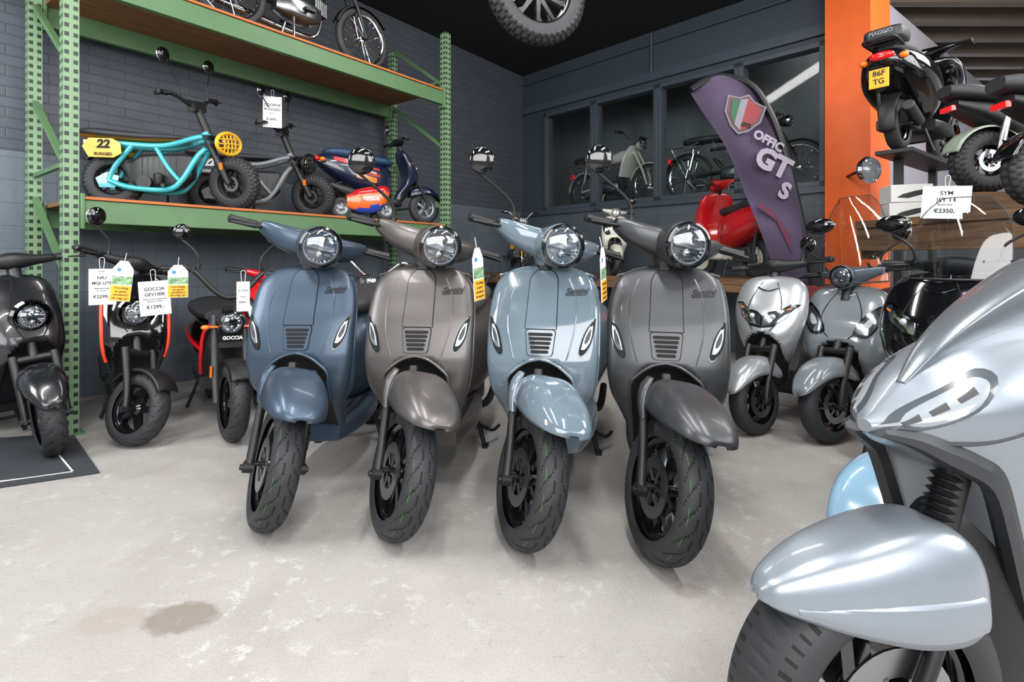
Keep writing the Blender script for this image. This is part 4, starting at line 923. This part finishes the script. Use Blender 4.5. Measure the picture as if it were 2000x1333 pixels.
def floormat():
    m=bpy.data.materials.new('worn_concrete');m.use_nodes=True;nt=m.node_tree;N=nt.nodes;l=nt.links;b=N['Principled BSDF']
    tc=N.new('ShaderNodeTexCoord')
    def noise(s,d=6,dist=0,rough=.5):
        n=N.new('ShaderNodeTexNoise');n.inputs['Scale'].default_value=s;n.inputs['Detail'].default_value=d;n.inputs['Distortion'].default_value=dist;n.inputs['Roughness'].default_value=rough;l.new(tc.outputs['Object'],n.inputs['Vector']);return n.outputs['Fac']
    def ramp(f,a,bb,c0,c1):
        r=N.new('ShaderNodeValToRGB');r.color_ramp.elements[0].position=a;r.color_ramp.elements[1].position=bb;r.color_ramp.elements[0].color=c0+(1,);r.color_ramp.elements[1].color=c1+(1,);l.new(f,r.inputs[0]);return r.outputs[0]
    def mix(f,a,bb):
        x=N.new('ShaderNodeMix');x.data_type='RGBA';l.new(f,x.inputs[0])
        for i,q in((6,a),(7,bb)):
            if isinstance(q,tuple): x.inputs[i].default_value=q+(1,)
            else: l.new(q,x.inputs[i])
        return x.outputs[2]
    def mul(a,bb):
        n=N.new('ShaderNodeMath');n.operation='MULTIPLY';l.new(a,n.inputs[0]);l.new(bb,n.inputs[1]);return n.outputs[0]
    base=ramp(noise(1.1,8,.4,.6),.3,.7,hx('#a19d99'),hx('#b2aeaa'))
    base=mix(ramp(noise(2.6,9,.8,.6),.52,.75,(0,0,0),(.5,.5,.5)),base,hx('#968d85'))
    zone=ramp(noise(1.7,4),.40,.60,(.15,)*3,(1,)*3)
    fl=ramp(noise(13,10,.3,.82),.545,.595,(0,0,0),(.7,.7,.7))
    base=mix(mul(zone,fl),base,hx('#cac8c5'))
    base=mix(ramp(noise(20,10,.3,.8),.57,.65,(0,0,0),(.35,.35,.35)),base,hx('#807a75'))
    base=mix(ramp(noise(160,3,0,.7),.38,.62,(.0,.0,.0),(.25,.25,.25)),base,hx('#75706c'))
    def stain(cx,cy,rx,ry,col,fac,base):
        mp=N.new('ShaderNodeMapping');mp.inputs['Location'].default_value=(-cx/rx,-cy/ry,0);mp.inputs['Scale'].default_value=(1/rx,1/ry,0);l.new(tc.outputs['Object'],mp.inputs[0])
        n=N.new('ShaderNodeTexNoise');n.inputs['Scale'].default_value=2.2;n.inputs['Detail'].default_value=7;l.new(mp.outputs[0],n.inputs['Vector'])
        ln=N.new('ShaderNodeVectorMath');ln.operation='LENGTH';l.new(mp.outputs[0],ln.inputs[0])
        a=N.new('ShaderNodeMath');a.operation='MULTIPLY_ADD';a.inputs[1].default_value=.9;l.new(n.outputs['Fac'],a.inputs[0]);l.new(ln.outputs['Value'],a.inputs[2])
        s=N.new('ShaderNodeMath');s.operation='SUBTRACT';s.inputs[1].default_value=.75;l.new(a.outputs[0],s.inputs[0])
        r=ramp(s.outputs[0],.5,.82,(fac,)*3,(0,)*3)
        return mix(r,base,col)
    base=stain(-.90,1.46,.098,.068,hx('#776c61'),.70,base)
    base=stain(-1.08,1.45,.09,.06,hx('#968a80'),.35,base)
    base=stain(.52,1.58,.05,.035,hx('#877c72'),.5,base)
    l.new(base,b.inputs['Base Color']);l.new(ramp(noise(5),.3,.7,(.4,)*3,(.6,)*3),b.inputs['Roughness'])
    bp=N.new('ShaderNodeBump');bp.inputs['Strength'].default_value=.22;bp.inputs['Distance'].default_value=.01;l.new(noise(60,9,0,.7),bp.inputs['Height']);l.new(bp.outputs[0],b.inputs['Normal'])
    return m
struct(G().add(box((1.5,3.2,-.05),(17,14.5,.1))).make('floor',floormat()))
struct(G().add(box((-1.35,2.8,3.78),(9.3,13.6,.16))).make('ceiling',mat('near_black_ceiling','#0f1215',.8)))
M_OP=mat('orange_pillar_paint','#f56a20',.5,bump=.1,bs=60)
pf=[(2.87,4.93),(3.10,4.65),(3.55,5.05),(3.3,5.32)]
v=[(p[0],p[1],0) for p in pf]+[(p[0],p[1],3.7) for p in pf]
struct(G().add((v,[[0,1,2,3],[4,7,6,5],[0,4,5,1],[1,5,6,2],[2,6,7,3],[3,7,4,0]])).make('wall_pillar',M_OP))
v=[];
p0=Vector((3.6,5.2));dr=Vector((.78,.62)).normalized();nr_=Vector((-dr.y,dr.x));p1=p0+dr*8
for z in(0,3.5):
    for p in(p0,p1,p1+nr_*.15,p0+nr_*.15): v.append((p.x,p.y,z))
struct(G().add((v,[[0,1,2,3],[4,7,6,5],[0,4,5,1],[1,5,6,2],[2,6,7,3],[3,7,4,0]])).make('wall_right',wallmat('lilac_grey_partition','#a19ca8','#4a4d50',1.2,None,False)))
rf=G().add(box((7.4,5.4,4.15),(8.0,10,.1)));struct(rf.make('ceiling',mat('dark_roof_deck','#2d2a29',.8)))
for i in range(16):
    bmz=G().add(box((7.3,2.6+.5*i,3.98),(7.8,.12,.2)));struct(bmz.make('trim_%d'%(10+i),mat('brown_roof_beam','#6b5e54',.7) if i==0 else bpy.data.materials['brown_roof_beam']))
struct(G().add(box((8.5,9.9,3.2),(5,.06,1.6))).make('window_5',mat('daylit_glass','#e9f2fb',.4,emit=2.2)))
moped('cream old moped behind the window glass',wp(1.85,.42,ZS),WA-4,P_CREAM,frame=mat('cream_frame','#bdb9aa',.4),shield=True,R=.27,wb=1.1)
moped('black old moped behind the window glass',wp(3.60,.50,ZS),WA+3,mat('olive_tank','#3e4038',.3,coat=.5),R=.29,wb=1.22)
pl=root('wooden_platform','low wooden display platform with dark legs','platform',(WC[0],WC[1],0),WA)
G().add(box((1.95,-.62,.79),(3.6,1.1,.05))).make('platform_top',M_OAK,pl,bev=.004)
G().add(box((1.95,-1.15,.735),(3.6,.04,.06))).make('platform_edge',M_OAK,pl)
for x in(.25,1.95,3.65):
    for y in(-.15,-1.08): G().add(box((x,y,.38),(.07,.07,.76))).make('leg',M_BLK,pl)
PZ=.816
scoot('red vintage scooter with rounded rear body',(1.92,5.46,PZ),104,M_RED,trim=P_CREAM,R=.2,w=.085,rr=.12,top=.92,hw=.95,rhw=1.1,light='bar',mir=(0,0),wb=.95,barz=1.02,style='disc',rimm=P_CREAM,steer=25,scale=.88,tail=True)
scoot('cream scooter standing on the wooden platform',(1.08,5.64,PZ),-100,P_CREAM,R=.2,w=.09,rr=.12,top=.9,hw=.9,light='bar',mir=(0,1),wb=1.05,steer=15,scale=.72)
moped('yellow old moped on the platform',wp(.62,-.6,PZ),WA-30,P_SY,frame=P_SY,R=.26,wb=1.0,scale=.85)
sr=root('wooden_shelf','rough wooden shelf with plank fascia','shelf',(2.15,3.37,0),math.degrees(math.atan2(-.87,.23)))
Ls=2.0
G().add(box((Ls/2,.8,1.195),(Ls,1.6,.045))).make('shelf_top',M_OAK,sr,bev=.003)
G().add(box((Ls/2,.03,1.10),(Ls,.035,.14))).make('shelf_fascia',M_OAK,sr,bev=.003)
G().add(prism([(-.0,1.17),(.16,1.17),(.16,1.1),(.05,.98),(0,.98)],.05,.12),M=Matrix()).make('bracket',M_OAK,sr)
for x in(.1,1.8):
    G().add(box((x,1.45,.585),(.08,.08,1.17))).make('leg',M_BLK,sr)
G().add(box((1.8,.3,.585),(.08,.08,1.17))).make('leg',M_BLK,sr)
SZ=1.2185
def ob(name,cat,label,g,m,loc,rz=0,bev=0,group=None):
    o=g.make(name,m,None,bev=bev,loc=loc,rot=(0,0,math.radians(rz)));o['label']=label;o['category']=cat
    if group:o['group']=group
    return o
ob('wooden_block','wooden block','thick wooden block under a parked scooter',G().add(box((0,0,.07),(1.2,.22,.14))),M_OAK,(3.20,3.08,SZ),-5,.004)
def fatscoot(label,loc,heading,col,scale,steer=8):
    rt=root('electric_scooter',label,'scooter',loc,heading,'fat tire electric scooters on the wooden shelf',scale)
    R=.23;w=.15;wb=1.02;S=steerM((0,0,R),25,steer)
    wheel(rt,(0,0,R),R,w,.115,'five',M_RIM,S,'knob',180,22,30,5,disc=-.08,name='front_wheel',dep=.005)
    wheel(rt,(-wb,0,R),R,w,.115,'five',M_RIM,None,'knob',180,22,30,5,disc=-.08,name='rear_wheel',dep=.005)
    fk=G()
    for s in(-1,1): fk.add(tube([(0,s*.10,R),(-.08,s*.10,R+.2),(-.2,s*.09,R+.44)],[.02,.026,.02],12,4))
    fk.add(box((-.15,0,.56),(.07,.24,.03))).add(box((-.20,0,.67),(.07,.22,.03))).add(tube([(-.2,0,.66),(-.34,0,.98)],.022))
    fk.make('front_fork',M_BLK,rt,S)
    G().add(arcf((0,0,R),R+.03,30,140,.085)).make('front_fender',col,rt,S,solid=.004)
    G().add(arcf((-wb,0,R),R+.03,40,165,.085)).make('rear_fender',col,rt,solid=.004)
    G().add(tube([(-.40,-.36,1.03),(-.37,-.22,1.06),(-.34,0,.98),(-.37,.22,1.06),(-.40,.36,1.03)],.014)).make('handlebar',M_BLK,rt,S)
    levers(rt,-.385,1.045,.24,.36,S,rad=.02)
    for s in(-1,1): mirror(rt,(-.36,s*.18,1.05),(-.38,s*.27,1.28),.055,S)
    headlamp(rt,(-.10,0,.80),.075,S,bez=M_BLK)
    G().add(hull([(-.2,0,.04,.80,.04,.04),(-.15,0,.07,.80,.07,.07),(-.12,0,.075,.80,.075,.075)],'x',6,22,1,1)).make('headlight_shell',M_BLK,rt,S)
    G().add(tube([(-.22,0,.68),(-.30,0,.48),(-.42,0,.30),(-.8,0,.30)],.035)).add(tube([(-.75,.10,.30),(-wb,.11,R)],.022)).add(tube([(-.75,-.10,.30),(-wb,-.11,R)],.022)).make('frame',col,rt)
    G().add(hull([(-.34,0,.12,.33,.03,.07),(-.42,0,.15,.31,.04,.09),(-.75,0,.15,.31,.04,.09),(-.82,0,.12,.34,.03,.06)],'x',10,28,.4,.5)).make('deck',col,rt)
    G().add(box((-.58,0,.352),(.34,.24,.008))).make('deck_mat',M_BLK,rt,bev=.002)
    G().add(hull([(-.76,0,.07,.50,.10,.12),(-.86,0,.12,.53,.11,.12),(-1.10,0,.12,.60,.06,.07),(-1.25,0,.08,.65,.03,.03)],'x',12,26,.6,.7)).make('rear_body',M_BLK,rt)
    G().add(hull([(-.74,0,.06,.68,.03,.05),(-.82,0,.12,.69,.05,.05),(-1.0,0,.14,.70,.055,.05),(-1.2,0,.13,.73,.06,.05),(-1.3,0,.08,.75,.04,.04)],'x',16,28,.6,.7)).make('seat',M_SEAT,rt)
    G().add(box((-1.27,0,.62),(.03,.12,.035))).make('tail_light',M_REDL,rt)
    for s in(-1,1): G().add(cyl((-wb,s*.12,R),(-wb+.08,s*.10,.60),.014)).add(lathe([(.026,0),(.026,.18)],12,axis='z'),M=T(-wb+.04,s*.11,.36)@RY(12)).make('rear_shock',M_STEEL,rt)
    G().add(tube([(-.6,.12,.26),(-.64,.2,.012)],.011)).make('side_stand',M_BLK,rt)
fatscoot('pale green fat tire electric scooter with black seat',(3.50,3.03,SZ+.14),-4,P_OLIV,.78)
fatscoot('black fat tire electric scooter with black seat',(3.36,2.48,SZ),-6,P_BLACK,.80)
cb=mat('white_cardboard','#c8c8c5',.7)
for i in range(2):
    o=ob('cardboard_box','box','white printed cardboard box on the wooden shelf',G().add(box((0,0,.055),(.22,.18,.108))),cb,(2.46,3.36,SZ+.11*i),-20+4*i,.003,'white boxes on the shelf')
    G().add(prism([(-.08,.03),(-.02,.025),(.07,.05),(.09,.08),(.02,.07),(-.05,.05)],-.0912,-.0905)).make('box_print',M_BLK,o)
up=root('steel_platform','black steel display platform on posts','platform',(3.00,3.97,0),38)
G().add(box((0.05,0,1.715),(1.15,.22,.03))).make('platform_top',M_BLK,up,bev=.004)
for x in(-.25,.55): G().add(box((x,.05,.85),(.05,.05,1.7))).make('post',M_BLK,up)
PH=math.radians(38);PR=(3.45,4.32)
scoot('black and orange scooter with yellow license plate',(PR[0],PR[1],1.73),38,P_BLACK,R=.2,w=.1,rr=.13,top=.9,hw=1.05,rhw=1.15,light='bar',mir=(0,0),wb=1.15,scale=.88,rack=True,rackz=.76,plate=('86F','TG'),steer=-10)
tc_=root('top_case','black rear luggage case on a scooter rack','luggage case',(PR[0]-math.cos(PH)*1.22,PR[1]-math.sin(PH)*1.22,1.73+.88*.765),38)
G().add(hull([(-.11,0,.08,.05,.03,.04),(-.08,0,.11,.055,.04,.05),(.08,0,.11,.055,.04,.05),(.11,0,.08,.05,.03,.04)],'x',12,28,.4,.4)).make('case_body',M_DGR,tc_)
G().add(txt('PIAGGIO',.034,0,.001),0,T(-.114,0,.055)@RZ(-90)@FRONT).make('case_lettering',M_STEEL,tc_,norm=False)
o=root('wall_lamp','round chrome lamp mounted on the orange pillar','lamp',(2.93,4.46,1.72),12)
G().add(lathe([(0,.0),(.07,.0),(.108,-.02),(.112,-.04),(.10,-.06),(.094,-.045)],36,axis='y')).make('lamp_rim',M_CHR,o)
G().add(lathe([(.096,-.045),(.07,-.06),(0,-.065)],30,axis='y')).make('lamp_glass',mat('grey_lamp_glass','#8b9094',.1,coat=1),o)
G().add(tube([(0,0,0),(.02,.12,0),(.12,.30,0)],.012)).make('lamp_arm',M_BLK,o)
def banner():
    rt=root('feather_flag','dark purple feather flag with shield logo on black pole','flag',(2.46,4.28,0),4,None,1.09)
    m=bpy.data.materials.new('purple_flag_cloth');m.use_nodes=True;nt=m.node_tree;b=nt.nodes['Principled BSDF']
    tc=nt.nodes.new('ShaderNodeTexCoord');w=nt.nodes.new('ShaderNodeTexWave');w.bands_direction='DIAGONAL';w.inputs['Scale'].default_value=1.2;w.inputs['Distortion'].default_value=3
    r=nt.nodes.new('ShaderNodeValToRGB');r.color_ramp.elements[0].color=hx('#382c40')+(1,);r.color_ramp.elements[1].color=hx('#4f415b')+(1,)
    nt.links.new(tc.outputs['Object'],w.inputs[0]);nt.links.new(w.outputs[1],r.inputs[0]);nt.links.new(r.outputs[0],b.inputs['Base Color']);b.inputs['Roughness'].default_value=.8
    Lf=catm([(-.985,2.11,0),(-.88,1.97,0),(-.80,1.83,0),(-.70,1.65,0),(-.58,1.42,0),(-.46,1.13,0),(-.36,.80,0)],5)
    Rt=catm([(-.975,2.12,0),(-.78,2.22,0),(-.54,2.17,0),(-.39,1.97,0),(-.27,1.66,0),(-.16,1.22,0),(-.06,.72,0)],5)
    n=len(Lf);v=[];f=[];K=8
    for i in range(n):
        for j in range(K+1):
            t=j/K;p=Lf[i]*(1-t)+Rt[i]*t;v.append((p.x,.025*math.sin(i*.35+t*3),p.y))
    for i in range(n-1):
        for j in range(K): f.append([i*(K+1)+j,i*(K+1)+j+1,(i+1)*(K+1)+j+1,(i+1)*(K+1)+j])
    fl=G().add((v,f)).make('flag_cloth',m,rt,norm=False)
    P=[(p.x+.012,0,p.y+.012) for p in Rt]+[(-.02,0,.3),(0,0,.02)]
    G().add(tube(P,[.006,.010,.014,.014],8,1)).make('flag_pole',M_BLK,rt)
    G().add(tube([(p.x,0,p.y) for p in Rt],.024,8,1)).make('flag_sleeve',M_BLK,fl)
    G().add(box((0,0,.015),(.3,.3,.03))).make('flag_base',M_BLK,rt,bev=.005)
    def em(poly,y,mt,nm,par):
        return G().add(prism(poly,y-.001,y+.001),M=T(c[0],0,c[1])@RY(16)@T(-c[0],0,-c[1])).make(nm,mt,par)
    c=(-.60,1.95)
    sh=[(-.15,.09),(-.06,.10),(0,.14),(.06,.10),(.15,.09),(.14,-.03),(.07,-.12),(0,-.16),(-.07,-.12),(-.14,-.03)]
    def s(k,lo=-1,hi=1): return [(c[0]+p[0]*k,c[1]+p[1]*k) for p in sh]
    e=em(s(1.0),-.035,mat('grey_crest_border','#77747f',.7),'crest_border',fl);em(s(.9),-.038,mat('dark_crest','#59343c',.5),'crest_field',e)
    em([(c[0]-.11,c[1]+.06),(c[0]-.05,c[1]+.082),(c[0]-.05,c[1]-.10),(c[0]-.1,c[1]-.03)],-.042,mat('green_band','#285940',.6),'green_band',e)
    em([(c[0]-.05,c[1]+.082),(c[0],c[1]+.105),(c[0]+.0,c[1]+.09),(c[0]+.0,c[1]-.12),(c[0],c[1]-.13),(c[0]-.05,c[1]-.10)],-.042,mat('dull_white_band','#827d88',.7),'white_band',e)
    em([(c[0]+.0,c[1]+.105),(c[0]+.11,c[1]+.06),(c[0]+.1,c[1]-.03),(c[0]+.05,c[1]-.10),(c[0]+.0,c[1]-.13)],-.042,mat('red_band','#8a2c35',.6),'red_band',e)
    G().add(txt('GTS',.04,0,.002),0,T(c[0]+.01,-.048,c[1]-.09)@FRONT@RZ(-14)).make('crest_lettering',M_INK,e,norm=False)
    G().add(txt('OFFIC',.088,0,.004),0,T(-.42,-.04,1.75)@FRONT@RZ(-28)).add(txt('GT',.20,0,.010),0,T(-.385,-.04,1.59)@FRONT@RZ(-26)).add(txt('S',.16,0,.008),0,T(-.30,-.04,1.39)@FRONT@RZ(-24)).make('flag_lettering',mat('lilac_print','#9d95a2',.7),fl,norm=False)
    def em2(poly,y,mt,nm,par): return G().add(prism(poly,y-.001,y+.001)).make(nm,mt,par)
    em2([(-.50,1.28),(-.36,1.18),(-.24,.94),(-.26,1.08),(-.38,1.24),(-.47,1.31)],-.035,mat('pink_graphic','#5f2a40',.6),'pink_graphic',fl)
banner()
hw_=root('fat_bike_wheel','black knobby fat bike wheel hung from the ceiling','wheel',(.12,2.6,2.27),22)
wheel(hw_,(0,0,0),.25,.10,.165,'vee',M_RIM,Matrix(),'knob',260,26,44,5,name='rim',dep=.006)
G().add(tube([(0,-.055,.0),(0,-.06,.5),(0,-.055,1.42)],.006)).add(tube([(0,.055,.0),(0,.06,.5),(0,.055,1.42)],.006)).add(cyl((0,-.08,0),(0,.08,0),.01)).make('hanger',M_BLK,hw_)
mp_=[(-1.88,2.45),(-2.45,3.0),(-3.6,2.75),(-3.2,1.85),(-2.2,2.28)]
v=[(p[0],p[1],.001) for p in mp_]+[(p[0],p[1],.008) for p in mp_];n=5
o=G().add((v,[list(range(n))[::-1],list(range(n,2*n))]+[[i,(i+1)%n,n+(i+1)%n,n+i] for i in range(n)])).make('floor_mat',mat('dark_carpet','#303338',.9,bump=.4,bs=400));o['label']='dark grey floor mat with white border line';o['category']='mat'
G().add(tube([(-2.5,2.885,.0085),(-2.0,2.45,.0085),(-2.25,2.33,.0085),(-3.2,1.98,.0085)],.004,6,1)).make('border_line',M_PAPER,o)
# ------------------------------------------------------------ cards
def card(label,loc,w,h,lines,rz=0,bg=None,tilt=0,group=None,top=None):
    o=G().add(box((0,0,0),(w,.002,h))).make('price_card',bg or M_PAPER,None,loc=loc,rot=(0,math.radians(tilt),math.radians(rz)));o['label']=label;o['category']='price tag'
    if group:o['group']=group
    g=G()
    for s,sz,z in lines: g.add(txt(s,sz,0,.0003 if sz<.02 else .0006,.0002),0,T(0,-.0014,z)@FRONT)
    g.make('lettering',M_INK,o,norm=False)
    G().add(tube([(-.006,0,h/2-.008),(-.01,.01,h/2+.05),(.01,.012,h/2+.05),(.006,0,h/2-.008)],.0012,5)).make('string',M_PAPER,o)
    return o
GP='price cards hanging on the vehicles'
card('white price card hanging from a handlebar',(-2.06,2.70,.84),.105,.18,[('NIU',.022,.045),('MQI LITE',.02,.018),('Elektrische scooter',.008,-.008),('25 / 45 km/u',.008,-.02),('€2299,-',.022,-.05),('NIU dealer',.006,.078)],35,group=GP)
card('white price card hanging from a handlebar',(-1.78,2.68,.785),.13,.17,[('GOCCIA',.022,.045),('GEV1000',.022,.018),('Elektrische scooter, actieradius 60 km',.0065,-.005),('Lithium accu, 25 / 45 km/u',.0065,-.016),('€1299,-',.024,-.045)],33,tilt=-4,group=GP)
card('white price card on a shelf bike',(-1.93,4.33,2.17),.14,.25,[('COOPOP',.03,.055),('RUGGED',.03,.02),('Elektrisch',.011,-.01),('€3490,-',.028,-.06)],20,group=GP)
card('white price card clipped to the wooden shelf',(2.26,2.80,1.275),.20,.17,[('SYM',.03,.048),('JET 14',.03,.012),('45 km/u  Euro 5',.010,-.012),('€2350,-',.03,-.045)],-38,tilt=4,group=GP)
card('small price card on a red scooter',(-1.36,2.72,.79),.06,.15,[('E-TON',.014,.03),('45 km/u',.008,0),('€999,-',.014,-.03)],25,group=GP)
M_LB=mat('blue_logo','#2a7fc4',.5);M_PH=mat('green_red_photo','#7a9a74',.6,var=.8,vs=60)
def ycard(loc,w,h,rz,tilt=0):
    o=G().add(prism([(-w/2,-h/2),(w/2,-h/2),(w/2,h*.3),(w*.2,h/2),(-w*.2,h/2),(-w/2,h*.3)],-.001,.001)).make('advice_card',M_PAPER,None,loc=loc,rot=(0,math.radians(tilt),math.radians(rz)));o['label']='white and yellow insurance card hanging by string';o['category']='tag';o['group']='white and yellow cards on the handlebars'
    G().add(box((0,-.0016,-h*.30),(w*.98,.0012,h*.38))).make('yellow_field',M_YEL,o)
    G().add(box((0,-.0016,h*.02),(w*.98,.0012,h*.2))).make('photo_field',M_PH,o)
    G().add(lathe([(0,0),(.009,0)],14,axis='y',c=(-w*.2,-.002,h*.28))).make('blue_logo',M_LB,o)
    g=G()
    for i,s in enumerate(('Voordelig','en goed','verzekerd','de weg op!')): g.add(txt(s,w*.17,0,.0002,.0002),0,T(0,-.0028,-h*(.17+.085*i))@FRONT)
    g.make('lettering',M_INK,o,norm=False)
    G().add(tube([(0,0,h*.46),(.004,.01,h*.5+.04)],.0012,5)).make('string',M_PAPER,o)
ycard((-1.93,2.66,.87),.085,.20,30,6)
ycard((-1.64,2.64,.87),.085,.16,35,0)
ycard((-.128,2.05,.92),.075,.20,62,-6)
ycard((.338,1.99,.92),.075,.20,66,-8)
# ------------------------------------------------------------ lights
def area(loc,size,sy,e,tgt,col=(1,1,1)):
    l=bpy.data.lights.new('area_light','AREA');l.shape='RECTANGLE';l.size=size;l.size_y=sy;l.energy=e;l.color=col
    o=bpy.data.objects.new('area_light',l);COL.objects.link(o);o.location=loc
    o.rotation_euler=(Vector(tgt)-Vector(loc)).to_track_quat('-Z','Y').to_euler();return o
area((.8,-2.6,2.6),6,2.6,300,(0,2.6,.2),(.99,.99,1))
area((4.6,.6,2.6),2.6,2.2,110,(0,2.2,.5),(.97,.99,1))
for x in(-1.6,.2,2.0):
    area((x,1.0,3.62),.16,2.2,70,(x,1.0,0),(1,.99,.98))
area((-3.6,.6,2.6),1.5,1.5,110,(-3.2,3.4,1.8),(.97,.99,1))
area((0,4.0,3.6),2.4,.2,30,(0,4.2,0),(1,.98,.95))
p=wp(2.2,.75,3.8);a_=area(p,.4,3.4,100,(p[0],p[1],0))
a_.rotation_euler=(0,0,math.radians(WA+90))
area((4.7,3.4,3.6),1.4,1.4,85,(3.9,4.6,2),(1,.98,.95))
W=bpy.data.worlds.new('world');SC.world=W;W.use_nodes=True
bg=W.node_tree.nodes['Background'];bg.inputs[0].default_value=(.94,.97,1,1);bg.inputs[1].default_value=.40
# ------------------------------------------------------------ camera
cd=bpy.data.cameras.new('camera');cam=bpy.data.objects.new('camera',cd);COL.objects.link(cam);SC.camera=cam
cam.location=(0,0,.97);cam.rotation_euler=(math.radians(90),0,0)
cd.sensor_width=36;cd.lens=36*1050/2000;cd.shift_y=-(666.5-510)/2000;cd.clip_start=.02
SC.view_settings.view_transform='Standard'
SC.view_settings.look='None'
SC.view_settings.exposure=0.15
